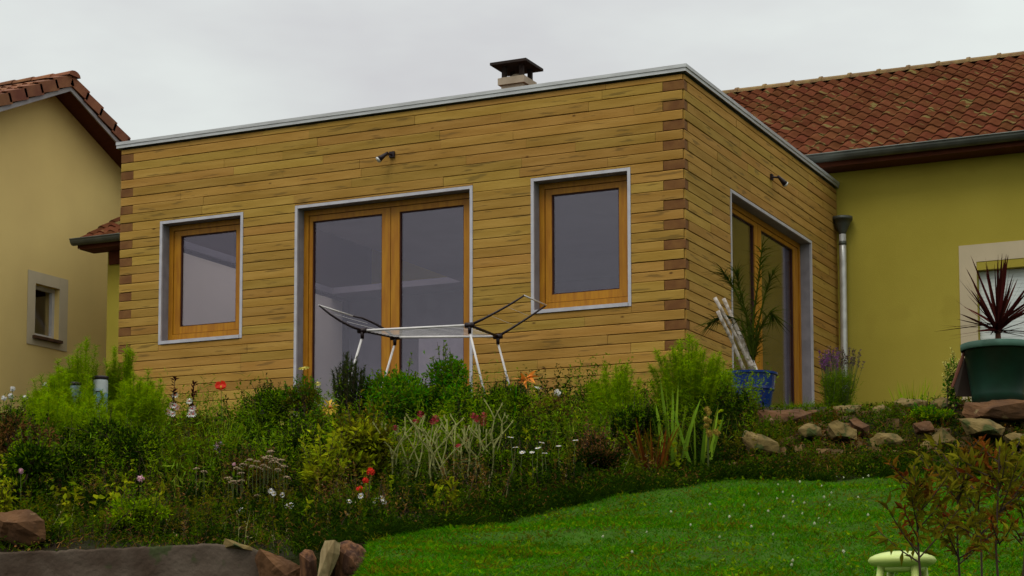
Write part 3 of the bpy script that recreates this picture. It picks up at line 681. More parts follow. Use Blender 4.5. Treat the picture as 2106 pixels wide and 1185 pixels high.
rock([(1790, 903), (1805, 892), (1845, 894), (1862, 905), (1850, 922), (1795, 920)], 16.4, .25, 'low rounded stone left of the triangular stone', seed=5)
rock([(1715, 838), (1770, 834), (1772, 856), (1722, 858)], 17.6, .4, 'flat pale stone at the top of the bank near the lavender', seed=6)
rock([(1790, 838), (1815, 830), (1836, 846), (1832, 860), (1796, 858)], 17.5, .35, 'small grey pink stone between two flat stones at the bank top', seed=7)
rock([(1838, 826), (1855, 818), (1905, 826), (1912, 845), (1850, 850)], 17.6, .4, 'long flat stone at the top of the bank below the yellow wall', seed=8)
rock([(1912, 826), (1935, 815), (1966, 822), (1970, 845), (1920, 850)], 17.4, .4, 'mossy square stone just left of the green tub', seed=9)
rock([(1985, 830), (2040, 822), (2120, 826), (2125, 862), (1990, 866), (1980, 850)], 16.6, .5, 'big dark brown stone under the green tub', STONED, seed=10)
rock([(1972, 862), (2035, 862), (2068, 880), (2060, 896), (1990, 892)], 16.2, .4, 'long pale slab right of the triangular stone', seed=11)
rock([(2062, 894), (2085, 888), (2125, 900), (2125, 918), (2070, 914)], 15.9, .3, 'grey stone at the right edge of the bank', seed=12)
rock([(1645, 884), (1662, 872), (1686, 882), (1690, 896), (1650, 898)], 16.7, .25, 'small jagged yellowish stone in the grass of the bank', seed=13)
rock([(1560, 846), (1640, 842), (1668, 850), (1660, 880), (1565, 880)], 17.4, .5, 'low brown stone face under the concrete ledge', STONED, seed=14)
rock([(1878, 872), (1912, 868), (1920, 884), (1885, 888)], 16.5, .2, 'tiny reddish stone above the triangular stone', STONED, seed=16)
rr_ = np.random.default_rng(12)
for i, (x, y, r_, l) in enumerate([(1725, 925, 18, 'small stone low in the bank below the ochre stone'), (1845, 940, 16, 'small stone at the foot of the bank left of the triangular stone'), (1640, 905, 20, 'mossy stone between the sloping brown stone and the ochre stone'), (1985, 920, 20, 'small stone right below the triangular stone'), (1580, 955, 16, 'small dark stone at the lawn edge below the sloping brown stone'), (1670, 850, 14, 'small stone at the right end of the concrete ledge'), (1760, 915, 15, 'small red stone right of the ochre stone foot'), (2035, 905, 18, 'brown stone before the long pale slab'), (1820, 870, 15, 'small red brown stone above the low rounded stone'), (1690, 915, 12, 'pebble sized stone at the foot of the ochre stone')]):
    n_ = 6; an = np.sort(rr_.uniform(0, 2*pi, n_)); D_r = np.interp(y, [838, 985], [18.0, 15.6])-.08
    rock([(x+r_*1.3*cos(a_)*rr_.uniform(.7, 1.1), y+r_*.6*sin(a_)) for a_ in an], D_r, .2, l, STONED if i % 2 else STONE, seed=40+i, rough=.015)
STUMP = mat('stump_wood', (.16, .07, .028), (.045, .018, .008), rough=.95, nscale=9, stretch=(3, 3, .35), bump=1, bscale=20, contrast=(.4, .6))
PALEW = mat('pale_split_wood', (.36, .27, .13), (.20, .14, .06), rough=.9, nscale=9, stretch=(3, 3, .3), bump=.6, bscale=20)
# lower left
rock([(0, 1105), (-20, 1060), (20, 1052), (60, 1048), (92, 1070), (96, 1112), (40, 1125)], 12.75, .45, 'big brown stone resting on the left end of the retaining wall', STONED, seed=20, group=None, rough=.03)
rock([(652, 1195), (660, 1130), (668, 1112), (690, 1110), (702, 1116), (700, 1140), (672, 1200)], 11.75, .18, 'narrow pale split log standing against the left side of the brown stump', PALEW, seed=21, group=None, name='split_log', cat='log', rough=.012)
rock([(668, 1215), (684, 1124), (712, 1116), (745, 1128), (770, 1158), (785, 1215)], 11.9, .4, 'large dark red brown tree stump at the end of the wall', STUMP, seed=22, group=None, rough=.03, name='tree_stump', cat='stump')
rock([(618, 1215), (616, 1140), (628, 1131), (642, 1134), (650, 1150), (655, 1215)], 11.95, .2, 'short round topped wooden post left of the stump', STUMP, seed=23, group=None, name='wooden_post', cat='post', rough=.012)
rock([(456, 1128), (462, 1107), (480, 1112), (512, 1124), (530, 1134)], 12.2, .25, 'pale chipped stone lying on top of the retaining wall', STONE, seed=24, group=None, rough=.01)
rock([(525, 1150), (535, 1130), (560, 1140), (600, 1150), (622, 1165), (610, 1200), (540, 1215)], 12.1, .35, 'mossy low stone between wall end and round stone', STONED, seed=25, group=None)
# retaining wall
mb = MB(); NX, NZ = 260, 30; xs = np.linspace(-1100, 560, NX)
tops = np.interp(xs, [-1100, 0, 150, 380, 440, 520, 560], [1138, 1136, 1131, 1121, 1118, 1128, 1150])
V = []
for i, x in enumerate(xs):
    for j in range(NZ+4):
        t = min(j, NZ)/NZ
        yv = 1290+(tops[i]-1290)*t
        D = 12.2+(.0 if j <= NZ else (j-NZ)*.08)
        p = at(x, yv, D) if j <= NZ else at(x, tops[i], 12.2)+(D-12.2)*np.array([CF[0], CF[1], 0])+UP*.0
        if j > NZ+3-1: p = p-UP*.4
        nzv = noise.noise(Vector(p*2.5))*.008+noise.noise(Vector(p*9))*.005+abs(noise.noise(Vector(p*24)))*.007
        if j >= NZ-1: p = p+UP*(noise.noise(Vector((x*.03, 1, 2)))*.008+noise.noise(Vector((x*.1, 4, 2)))*.008)
        V.append(p-np.array([CF[0], CF[1], 0])*nzv)
m_ = NZ+4
mb.add(V, [(i*m_+j, (i+1)*m_+j, (i+1)*m_+j+1, i*m_+j+1) for i in range(NX-1) for j in range(m_-1)])
one('retaining_wall', mb, CONC, 'low rough concrete retaining wall at the bottom left', 'wall', gp(200, 12.1), smooth=True)
mb = MB(); P0, P1 = at(1528, 838, 18.05), at(1700, 837, 18.05); fwd = np.array([CF[0], CF[1], 0])
V = [P0, P1, P1+fwd*1.2, P0+fwd*1.2]; V = V+[v-UP*.22 for v in V]
mb.add(V, [(0, 1, 2, 3), (7, 6, 5, 4), (0, 4, 5, 1), (1, 5, 6, 2), (2, 6, 7, 3), (3, 7, 4, 0)])
one('concrete_ledge', mb, CONC, 'narrow concrete ledge in front of the side door beside the blue tub', 'ledge', P0-UP*.22)

# ------------------------------------------------------------------ plants
def rnd_dirs(rng, n, up=.3):
    d = rng.normal(size=(n, 3)); d /= np.linalg.norm(d, axis=1, keepdims=True); d[:, 2] = d[:, 2]*.8+up; return d
def feathery(name, label, X, D, yt, wpx, ns=30, m_=L_BRIGHT, seed=0, needle=.07, dens=70, cat='plant', lower=L_DARK, group=None):
    rng = np.random.default_rng(seed+500); b = gp(X, D); H = ztop(X, yt, D)-b[2]; R_ = wpx/FPX*D
    o = thing(name, label, cat, b, group); st = MB(); fo = MB()
    for i in range(ns):
        an = rng.uniform(0, 2*pi); rad = R_*math.sqrt(rng.uniform(.0, 1)); h = H*rng.uniform(.68, 1.06)*(1-.22*(rad/R_)**2)
        p0 = b+np.array([cos(an), sin(an), 0])*rad*.35; tip = b+np.array([cos(an)*rad, sin(an)*rad, h]); md = (p0+tip)/2+UP*h*.10
        ts = np.linspace(0, 1, 7); pts = [(1-t)**2*p0+2*t*(1-t)*md+t*t*tip for t in ts]
        st.tube(pts, [.004, .0015], 4)
        n = int(dens*2.6*rng.uniform(.7, 1.2)); t = rng.uniform(.22, 1, n)**.8
        P = ((1-t)**2)[:, None]*p0+(2*t*(1-t))[:, None]*md+(t*t)[:, None]*tip
        dr = rnd_dirs(rng, n, .65); ln = needle*(1.25-t*.7)*rng.uniform(.6, 1.3, n)
        fo.blades(P, dr, ln*1.3, .0035+.003*rng.random(n), .3, rng, segs=2, mi=0)
        # side sprays
        P2 = P+dr/np.linalg.norm(dr, axis=1, keepdims=True)*(ln*.7)[:, None]
        fo.blades(P2, rnd_dirs(rng, n, .5), ln*.8, .004, .2, rng, segs=1, mi=0)
    st.build('stems', STEM_G, o); fo.build('foliage', [m_], o)
    return o
def bush(name, label, X, D, yt, wpx, n=2500, leaf=.04, m_=L_MID, seed=0, cat='shrub', blobs=7, asp=.5, ybot=None, upb=.4, stemm=STEM_B, m2=None, group=None, H=None):
    rng = np.random.default_rng(seed+900); b = gp(X, D); H = H or ztop(X, yt, D)-b[2]; R_ = wpx/FPX*D
    o = thing(name, label, cat, b, group); st = MB(); fo = MB()
    cs = []
    for i in range(blobs):
        an = rng.uniform(0, 2*pi); rr_ = R_*rng.uniform(.1, .75); hz = H*rng.uniform(.3, .86)
        cs.append((b+np.array([cos(an)*rr_, sin(an)*rr_, hz]), R_*rng.uniform(.28, .5), H*rng.uniform(.13, .24)))
    cs[0] = (b+np.array([0, 0, H*.82]), R_*.35, H*.18)
    per = n//blobs
    for (c, ra, rh) in cs:
        md = (b+c)/2+rng.normal(size=3)*.03; st.tube([b+(c-b)*[.1, .1, 0], md, c], [.010, .004], 5)
        for k_ in range(5):
            e_ = c+rng.normal(size=3)*np.array([ra, ra, rh])*.6; st.tube([c*.4+md*.6, (c+e_)/2, e_], [.005, .002], 4)
        u = rng.normal(size=(per, 3)); u /= np.linalg.norm(u, axis=1, keepdims=True); r3 = (rng.uniform(.3, 1.0, per)+rng.exponential(.16, per))[:, None]
        P = c+u*r3*np.array([ra, ra, rh]); d = u+rng.normal(size=(per, 3))*.5+UP*upb
        fo.leaves(P, d, leaf*rng.uniform(.6, 1.3, per), leaf*.5*rng.uniform(.6, 1.2, per), rng, mi=0)
        # sprigs sticking out
        ks = max(8, per//28); us = u[:ks]; 
        for q in range(ks):
            s0 = c+us[q]*np.array([ra, ra, rh])*.8; s1 = s0+(us[q]*.5+UP*.6)*leaf*rng.uniform(1.8, 5.5); st.tube([s0, s1], [.003, .0015], 4)
            t = rng.uniform(.1, 1, 11)[:, None]; fo.leaves(s0+(s1-s0)*t, rnd_dirs(rng, 11, .5), leaf*.8, leaf*.35, rng, mi=1 if m2 else 0)
    if m2: # mix of second colour
        nn = n//3; ci = rng.integers(len(cs), size=nn); Cc = np.array([c[0] for c in cs])[ci]; Ra = np.array([c[1] for c in cs])[ci][:, None]; Rh = np.array([c[2] for c in cs])[ci][:, None]
        u = rng.normal(size=(nn, 3)); u /= np.linalg.norm(u, axis=1, keepdims=True); fo.leaves(Cc+u*np.concatenate([Ra, Ra, Rh], 1)*rng.uniform(.6, 1.15, nn)[:, None], u+UP*.5, leaf*rng.uniform(.6, 1.2, nn), leaf*.45, rng, mi=1)
    st.build('stems', stemm, o); fo.build('foliage', [m_, m2] if m2 else [m_], o); return o
def swords(name, label, X, D, yt, wpx, n=24, wd=.03, m_=L_BLADE, seed=0, bend=.25, cat='plant', lean=.35, group=None, segs=6):
    rng = np.random.default_rng(seed+700); b = gp(X, D); H = ztop(X, yt, D)-b[2]; R_ = wpx/FPX*D
    o = thing(name, label, cat, b, group); mb = MB(); an = rng.uniform(0, 2*pi, n); rad = R_*.6*np.sqrt(rng.random(n))
    P = b+np.stack([np.cos(an)*rad, np.sin(an)*rad, np.zeros(n)-.03], 1)
    d = np.stack([np.cos(an)*lean*rng.random(n), np.sin(an)*lean*rng.random(n), np.ones(n)], 1)
    mb.blades(P, d, H*rng.uniform(.55, 1.08, n), wd*rng.uniform(.7, 1.2, n), bend*rng.random(n), rng, segs=segs, taper=.45)
    mb.build('leaves', m_, o); return o
def flower_mesh(kind, c, r, rng, mats, up=UP):
    mb = MB(); up = np.asarray(up, float)/np.linalg.norm(up); a = np.cross(up, [.3, .8, .1]); a /= np.linalg.norm(a); b_ = np.cross(up, a)
    if kind == 'daisy':
        n = 11; an = np.arange(n)/n*2*pi; d = np.cos(an)[:, None]*a+np.sin(an)[:, None]*b_+up*.15
        mb.leaves(c+d*r*.15, d, r, r*.5, rng, 0, wide=.6, upbias=3); mb.lathe(c, [(r*.28, -.1*r), (r*.3, .05*r), (r*.15, .2*r)], 8, 1)
    elif kind == 'ball':
        n = 60; u = rng.normal(size=(n, 3)); u /= np.linalg.norm(u, axis=1, keepdims=True); mb.leaves(c+u*r*.4, u, r*.75, r*.42, rng, 0)
        mb.lathe(c, [(r*.2, -r*.7), (r*.65, -r*.2), (r*.65, r*.3), (r*.25, r*.65)], 8, 0)
    elif kind == 'cup':
        n = 6
        for k_ in range(n):
            q = 2*pi*k_/n; d = cos(q)*a+sin(q)*b_; s = np.cross(up, d)
            V = [c-up*r*.35, c+d*r*.75-s*r*.5+up*r*.15, c+d*r*.95+up*r*(.55+.25*rng.random())-s*r*.35, c+d*r*.95+up*r*(.6+.25*rng.random())+s*r*.35, c+d*r*.75+s*r*.5+up*r*.15]
            mb.add(V, [(0, 1, 4), (1, 2, 3, 4)], 0)
        mb.lathe(c-up*r*.1, [(r*.12, 0), (r*.2, r*.3), (r*.08, r*.4)], 6, 1)
    elif kind == 'umbel':
        n = 26; q = rng.uniform(0, 2*pi, n); rd = r*np.sqrt(rng.random(n))
        for k_ in range(n):
            p = c+(cos(q[k_])*a+sin(q[k_])*b_)*rd[k_]+up*(r*.35*(1-(rd[k_]/r)**2)+rng.uniform(-.1, .1)*r)
            mb.lathe(p, [(r*.05, -r*.12), (r*.17, 0), (r*.06, r*.12)], 5, 0)
    elif kind == 'bell':
        n = 6; an = np.arange(n)/n*2*pi; d = np.cos(an)[:, None]*a+np.sin(an)[:, None]*b_+up*.6
        mb.blades(np.repeat((c-up*r*.3)[None], n, 0), d, r*1.5, r*.6, .5, rng, segs=3, mi=0, taper=.5)
    return mb
def flower_plant(name, label, X, D, yt, kind, r, pm, seed=0, cat='flower', stem=STEM_G, leafm=L_MID, nl=10, cm=P_YEL, group=None, up=UP, lean=0., cnt=1, wpx=10, leafl=.07):
    rng = np.random.default_rng(seed+1300); b = gp(X, D); H = ztop(X, yt, D)-b[2]; o = thing(name, label, cat, b, group); st = MB(); lf = MB(); heads = []
    for i in range(cnt):
        off = rng.uniform(-1, 1)*wpx/FPX*D if cnt > 1 else 0
        tip = b+CR*off+CR*lean+np.array([CF[0], CF[1], 0])*rng.uniform(-.05, .05)*(cnt > 1)+UP*H*(1 if i == 0 else rng.uniform(.72, 1.0))
        st.tube([b, (b+tip)/2+CR*rng.uniform(-.02, .02)-CR*lean*.2, tip], [.004, .0022], 5)
        n = nl; t = rng.uniform(.05, .8, n)[:, None]; lf.leaves(b+(tip-b)*t, rnd_dirs(rng, n, .4), leafl*rng.uniform(.6, 1.2, n), leafl*.28, rng); heads.append(tip)
    st.build('stem', stem, o); lf.build('leaves', leafm, o)
    for tip in heads: flower_mesh(kind, tip, r*rng.uniform(.85, 1.1), rng, None, up+rng.normal(size=3)*.15).build('flower', [pm, cm], o)
    return o
def blooms(parent, pts, D, kind, r, pm, seed=0, cm=P_YEL, up=UP, stemm=STEM_G, drop=.25):
    rng = np.random.default_rng(seed+77)
    for (x, y) in pts:
        d = D+rng.uniform(-.12, .02); p = at(x, y, d); mb = flower_mesh(kind, p, r*rng.uniform(.85, 1.15), rng, None, up+rng.normal(size=3)*.2)
        mb.tube([p-UP*drop, p], .0025, 4, 2); mb.build('flower', [pm, cm, stemm], parent)

FC = -np.array([CF[0], CF[1], 0])    # towards the viewer
TOV = UP*.5+FC
# tall feathery bushes
feathery('feathery_bush', 'tall feathery bright green bush at the left before the cream house', 128, 16.5, 762, 85, 75, L_BRIGHT, 1, dens=95)
feathery('feathery_bush', 'tall feathery bright green bush left of the pink and white blossom spikes', 275, 16.4, 765, 72, 65, L_BRIGHT, 27, dens=95)
feathery('feathery_bush', 'low feathery growth between the two tall feathery bushes', 200, 16.2, 822, 60, 34, L_BRIGHT, 28, dens=90)
feathery('feathery_bush', 'looser yellow green feathery plant at the left foot of the tall feathery bush', 105, 15.9, 800, 75, 50, L_BRIGHT, 23, dens=80)
feathery('feathery_plume', 'shorter feathery plume right of the plume at the wall corner', 292, 17.0, 765, 34, 20, L_BRIGHT, 24, dens=100)
feathery('feathery_plume', 'shorter feathery plume at the left of the tall plumes', 118, 16.9, 745, 34, 20, L_BRIGHT, 25, dens=100)
feathery('feathery_plume', 'single tall feathery plume right behind the left feathery bush', 243, 17.2, 690, 34, 24, L_BRIGHT, 2, dens=110)
feathery('feathery_plume', 'tall feathery plume left of the plume at the wall corner', 165, 17.0, 684, 38, 24, L_BRIGHT, 22, dens=110)
feathery('feathery_bush', 'bright feathery bush next to the blue tub at the house corner', 1415, 17.0, 692, 82, 60, L_BRIGHT, 3, dens=100)
feathery('feathery_bush', 'smaller feathery bush before the wooden corner left of the tallest one', 1268, 16.6, 752, 60, 36, L_BRIGHT, 4, dens=95)
feathery('feathery_bush', 'darker wispy feathery plant among the flowers at the far left', 40, 16.0, 835, 75, 34, L_MID, 5)
# dense dark bases
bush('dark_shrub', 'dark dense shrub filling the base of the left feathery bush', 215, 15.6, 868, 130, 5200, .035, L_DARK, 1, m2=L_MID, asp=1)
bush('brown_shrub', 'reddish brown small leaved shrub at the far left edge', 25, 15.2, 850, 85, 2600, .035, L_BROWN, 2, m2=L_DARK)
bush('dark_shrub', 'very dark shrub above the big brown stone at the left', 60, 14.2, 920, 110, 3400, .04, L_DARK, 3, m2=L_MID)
bush('low_bright_bush', 'low bright green cushion above the retaining wall', 290, 13.1, 1035, 62, 2200, .028, L_BRIGHT, 4, m2=L_MID)
bush('leafy_weed', 'bright leafy weed on the far left edge above the brown stone', -5, 12.9, 1010, 28, 500, .05, L_YEL, 5)
bush('green_bush', 'mid green bush below the left window', 560, 17.2, 800, 90, 3600, .035, L_MID, 6, m2=L_DARK)
bush('green_bush', 'olive bush between the door frame and the dark evergreen', 625, 17.0, 775, 55, 2200, .03, L_OLIVE, 7, m2=L_GREEN)
bush('leafy_bush', 'fresh green leafy bush below the drying rack left half', 830, 17.8, 770, 90, 5200, .042, L_GREEN, 8, m2=L_MID, blobs=10)
bush('leafy_bush', 'fresh green leafy bush under the right end of the drying rack', 935, 17.6, 742, 62, 3000, .045, L_GREEN, 9, m2=L_MID, blobs=8)
bush('leafy_bush', 'dark green leafy bush right of the drying rack legs', 1035, 17.2, 800, 70, 3200, .035, L_MID, 10, m2=L_DARK)
bush('olive_bush', 'loose olive brown bush under the right window', 1130, 16.8, 815, 75, 3600, .025, L_OLIVE, 11, m2=L_BROWN)
bush('dark_shrub', 'dark shrub below the smaller feathery bush', 1290, 16.2, 838, 80, 3200, .033, L_DARK, 12, m2=L_MID)
bush('dark_shrub', 'dark shrub behind the sword leaves beside the blue tub', 1425, 17.2, 800, 70, 3000, .035, L_DARK, 13, m2=L_MID)
bush('yellow_green_shrub', 'yellow green broad leaved shrub with red blooms in the middle of the bed', 745, 15.0, 880, 105, 1900, .065, L_YEL, 14, m2=L_OLIVE)
bush('yellow_green_shrub', 'small yellow green leafy clump left of the red blooms', 665, 14.7, 955, 40, 500, .075, L_YEL, 15)
bush('dark_shrub', 'shadowy dark shrub right of the beige flower heads', 610, 15.6, 895, 60, 3000, .035, L_DARK, 16)
bush('low_bush', 'low mixed bush below the white daisies', 1080, 15.3, 930, 110, 4200, .03, L_MID, 17, m2=L_DARK)
bush('low_bush', 'low dark bush right of the white daisies', 1220, 15.6, 900, 75, 3200, .033, L_DARK, 18, m2=L_BROWN)
bush('green_bush', 'low olive bush left of the beige flower heads', 400, 15.4, 905, 90, 3200, .03, L_MID, 19, m2=L_OLIVE)
bush('leafy_bush', 'grey green bush behind the pale stalks right of the left feathery bush', 395, 17.0, 850, 65, 2200, .03, L_OLIVE, 21, m2=L_MID)
# dark evergreen
rng = np.random.default_rng(42); b = gp(716, 17.9); H = ztop(716, 728, 17.9)-b[2]
o = thing('upright_evergreen', 'dark upright evergreen shrub in front of the left glass door', 'shrub', b); st = MB(); fo = MB()
for i in range(64):
    an = rng.uniform(0, 2*pi); rad = .17*math.sqrt(rng.random()); h = H*rng.uniform(.7, 1.08)*(1-.25*(rad/.17)**2); tip = b+np.array([cos(an)*rad*1.15, sin(an)*rad*1.15, h]); p0 = b+np.array([cos(an)*rad*.4, sin(an)*rad*.4, .02])
    st.tube([p0, (p0+tip)/2, tip], [.006, .002], 4); n = 170; t = rng.uniform(.1, 1, n)[:, None]
    fo.blades(p0+(tip-p0)*t, rnd_dirs(rng, n, .9), .04*rng.uniform(.6, 1.2, n), .007, .1, rng, segs=1)
st.build('stems', STEM_B, o); fo.build('foliage', leafmat('leaf_evergreen', (.040, .062, .012), tr=.15), o)
# sword leaved plants
swords('sword_leaf_plant', 'clump of tall bright sword shaped leaves before the blue tub', 1385, 16.0, 770, 38, 20, .045, seed=1, bend=.15, lean=.22)
swords('sword_leaf_plant', 'shorter sword leaf clump just right of the tallest clump', 1435, 15.9, 820, 50, 14, .035, seed=2, lean=.5, bend=.1)
swords('dry_leaf_clump', 'reddish brown dying sword leaves left of the bright clump', 1345, 15.8, 850, 50, 26, .03, L_RED, seed=3, lean=.6, bend=.3)
swords('strap_leaf_plant', 'arching grassy leaves below the left window', 425, 15.9, 852, 48, 34, .018, seed=4, lean=.7, bend=.9)
swords('strap_leaf_plant', 'narrow upright leaves beside the orange lily', 1052, 17.0, 770, 12, 9, .018, L_GREEN, seed=5, lean=.15, bend=.1)
swords('grass_tuft', 'tuft of upright grass below the red poppy', 450, 16.8, 848, 42, 60, .008, L_BRIGHT, seed=6, lean=.4, bend=.4)
swords('grass_tuft', 'arching light green leaves in the left part of the bed', 490, 15.5, 895, 26, 16, .022, seed=8, lean=.9, bend=.9)
# flowers
flower_plant('red_poppy', 'single red poppy on a thin stem below the left window', 452, 17.6, 795, 'cup', .06, P_RED, 1, up=UP*.8+FC, nl=6, lean=.0)
flower_plant('yellow_daisy', 'yellow daisy left of the dark evergreen', 677, 17.2, 836, 'daisy', .075, P_YEL, 2, up=TOV, cm=P_ORANGE)
flower_plant('pale_yellow_flower', 'pale yellow flower in front of the left door frame', 623, 17.4, 755, 'daisy', .05, P_PYEL, 3, up=UP*.9+FC*.3)
flower_plant('pale_yellow_flower', 'pale yellow flower at the lower corner of the glass door', 652, 17.3, 787, 'daisy', .035, P_PYEL, 4, up=TOV)
flower_plant('pale_yellow_flower', 'small pale yellow flower pair below the white door trim', 583, 17.0, 842, 'daisy', .03, P_PYEL, 5, cnt=2, wpx=14, up=TOV)
flower_plant('blue_flower', 'tiny blue violet flower below the left window sill', 538, 17.1, 846, 'ball', .022, P_LILAC, 6)
flower_plant('orange_lily', 'orange lily with two blooms under the right window', 1082, 17.4, 770, 'bell', .065, P_ORANGE, 7, cnt=2, wpx=16, up=UP*.3+FC)
flower_plant('white_flower', 'white blossom below the right window near the lily', 1147, 17.2, 806, 'ball', .038, P_WHITE, 8)
flower_plant('white_flower', 'small white curled blossom between lily and white blossom', 1108, 17.1, 795, 'bell', .03, P_WHITE, 9)
flower_plant('pink_flower', 'round pale pink flower head in the dark left foliage', 289, 14.7, 984, 'ball', .030, P_PINK, 10)
flower_plant('pink_flower', 'round dusky pink flower head near the left edge', 42, 14.0, 969, 'ball', .024, P_PINK, 11)
flower_plant('pink_flower', 'tiny round pink flower left of the beige flower heads', 481, 14.6, 955, 'ball', .017, P_PINK, 12)
for i, (x, y, D, l) in enumerate([(22, 798, 17.4, 'white flowers at the far left edge, highest pair'), (18, 812, 17.2, 'white flowers just below the highest pair at the left edge'), (47, 816, 17.1, 'single white flower right of the left edge pair'), (88, 789, 17.6, 'lone white flower before the cream wall'), (4, 817, 17.2, 'white flower cut by the left edge of the view')]):
    flower_plant('white_flower', l, x, D, y, 'ball', .024, P_WHITE, 30+i, cnt=2 if i < 1 else 1, wpx=6, nl=14)
for i, (x, y, l) in enumerate([(345, 828, 'pink and white blossom spike with maroon tips, left one'), (385, 836, 'pink and white blossom spike with maroon tips, right one'), (437, 912, 'lilac pink orchid like spike above the strap leaves')]):
    D = (17.0, 16.9, 15.4)[i]; b = gp(x, D); H = ztop(x, y-50 if i < 2 else y, D)-b[2]; o = thing('blossom_spike', l, 'flower', b); st = MB(); tip = b+UP*H+CR*.05; st.tube([b, (b+tip)/2, tip], [.005, .003], 5)
    rng = np.random.default_rng(i+60); lf = MB(); n = 40; t = rng.uniform(.62, 1, n)[:, None]; lf.leaves(b+(tip-b)*t, rnd_dirs(rng, n, .9), .05, .016, rng); st.build('stem', STEM_B, o); lf.build('buds', L_MAROON if i < 2 else P_LILAC, o)
    for q in range(7):
        p = b+(tip-b)*(.55+.03*q if i < 2 else .75+.035*q)+rng.normal(size=3)*.02; flower_mesh('daisy', p, .03 if i < 2 else .022, rng, None, TOV).build('flower', [P_PINK if q % 2 else P_WHITE, P_RED], o)
# rose campion: pale branching stems with magenta blooms
def campion(label, X, D, yt, wpx, ns, seed, tops):
    rng = np.random.default_rng(seed); b = gp(X, D); H = ztop(X, yt, D)-b[2]; o = thing('rose_campion', label, 'flower', b); st = MB(); lf = MB()
    def grow(p, d, ln, r, lv):
        k_ = p+d*ln*.5+rng.normal(size=3)*ln*.10; q = k_+(d+rng.normal(size=3)*.18)*ln*.5
        st.tube([p, k_, q], [r, r*.8], 5); st.tube([q-UP*.006, q+UP*.010], [r*1.5, r*1.2], 5)
        if lv == 0: st.tube([q, q+d*.02], [r*.9, r*1.9, r*1.4], 5); return
        for sg in (-1, 1):
            dd_ = d+CR*sg*rng.uniform(.25, .75)+np.array([CF[0], CF[1], 0])*rng.uniform(-.4, .4)+UP*.25; dd_ /= np.linalg.norm(dd_); grow(q, dd_, ln*rng.uniform(.55, .85), r*.8, lv-1)
    for i in range(ns):
        p = b+CR*rng.uniform(-1, 1)*wpx/FPX*D*.85; p[2] = float(G(p[0], p[1])[0]); d = UP+rng.normal(size=3)*.12; h_ = H*rng.uniform(.7, 1.0); grow(p, d, h_*.50, .0075, 2)
        n = 8; t = rng.uniform(.05, .4, n)[:, None]; lf.leaves(p+UP*H*t, rnd_dirs(rng, n, .4), .07, .02, rng)
    st.build('stems', STEM_S, o); lf.build('leaves', leafmat('leaf_silver', (.14, .16, .05)), o); blooms(o, tops, D, 'daisy', .030, P_MAG, seed, cm=P_MAG, up=TOV, stemm=STEM_S, drop=.08)
campion('pale zigzag stemmed campion with dark magenta blooms in the middle of the bed', 865, 15.0, 866, 70, 10, 71, [(865, 852), (812, 880), (890, 867), (896, 861), (855, 866)])
campion('pale zigzag stemmed campion with magenta blooms right of the first one', 975, 15.1, 858, 52, 8, 72, [(973, 855), (995, 854), (994, 868), (943, 917), (980, 861)])
# red blooms in the yellow green shrub
for i, (x, y, r_) in enumerate([(762, 970, .035), (752, 988, .028), (740, 1007, .03)]):
    flower_plant('red_flower', ['scarlet flower, highest of the three in the yellow green shrub', 'dull scarlet flower, middle of the three in the yellow green shrub', 'scarlet flower, lowest of the three in the yellow green shrub'][i], x, 14.15-.1*i, y, 'ball', r_, P_RED, 80+i)
# white daisies
for i, (x, y) in enumerate([(1050, 899), (1060, 920), (1074, 930), (1094, 930), (1107, 921), (1114, 910), (1120, 932), (1149, 917), (1184, 905)]):
    flower_plant('white_daisy', 'small white daisy in the loose group right of the campion', x, 14.9+.02*i, y, 'daisy', .024, P_WHITE, 90+i, group='white daisies in the middle of the bed', up=UP+FC*.25, nl=5)
# beige flower heads
rng = np.random.default_rng(33)
bs = bush('sedum', 'spreading plant with many small beige flower heads in the left middle of the bed', 520, 14.9, 950, 85, 2300, .03, L_OLIVE, 31, m2=L_BROWN, cat='plant')
hp = [(470, 985), (480, 992), (497, 975), (512, 948), (520, 960), (528, 950), (535, 965), (545, 944), (552, 940), (560, 950), (556, 930), (565, 946), (572, 955), (578, 948), (585, 960), (590, 983), (542, 958), (500, 958), (488, 965), (572, 968), (530, 1020), (478, 993), (495, 990), (404, 965), (420, 972), (550, 962)]
blooms(bs, hp, 14.5, 'umbel', .030, P_BEIGE, 5, drop=.2)
bb = bush('white_campion', 'low plant with tiny white blooms beside the dark soil', 575, 14.2, 1015, 42, 420, .03, L_OLIVE, 32, cat='plant', blobs=4)
blooms(bb, [(563, 1015), (581, 1018), (557, 1010), (590, 1042), (598, 1040), (497, 1050)], 13.85, 'daisy', .022, P_WHITE, 6, up=TOV, drop=.1)
bb = bush('white_campion', 'low plant with tiny white blooms below the red flowers', 778, 13.9, 1025, 35, 420, .03, L_OLIVE, 34, cat='plant', blobs=4)
blooms(bb, [(772, 1030), (785, 1025), (789, 1033), (718, 1032), (742, 1020)], 13.6, 'daisy', .020, P_WHITE, 7, up=TOV, drop=.1)
# mullein-like yellow seed spike
b = gp(1457, 15.7); o = thing('seed_spike', 'knobbly yellow seed spike right of the sword leaves', 'plant', b); top = at(1455, 836, 15.6); mb = MB(); mb.tube([b, top], [.008, .005], 5); mb.build('stem', STEM_G, o)
rng = np.random.default_rng(8)
for q, (x, y) in enumerate([(1454, 842), (1457, 849), (1452, 862), (1458, 866), (1453, 876), (1457, 889), (1459, 893), (1472, 888), (1476, 892)]):
    flower_mesh('ball', at(x, y, 15.6), .026, rng, None).build('seed_head', [P_SEED], o)
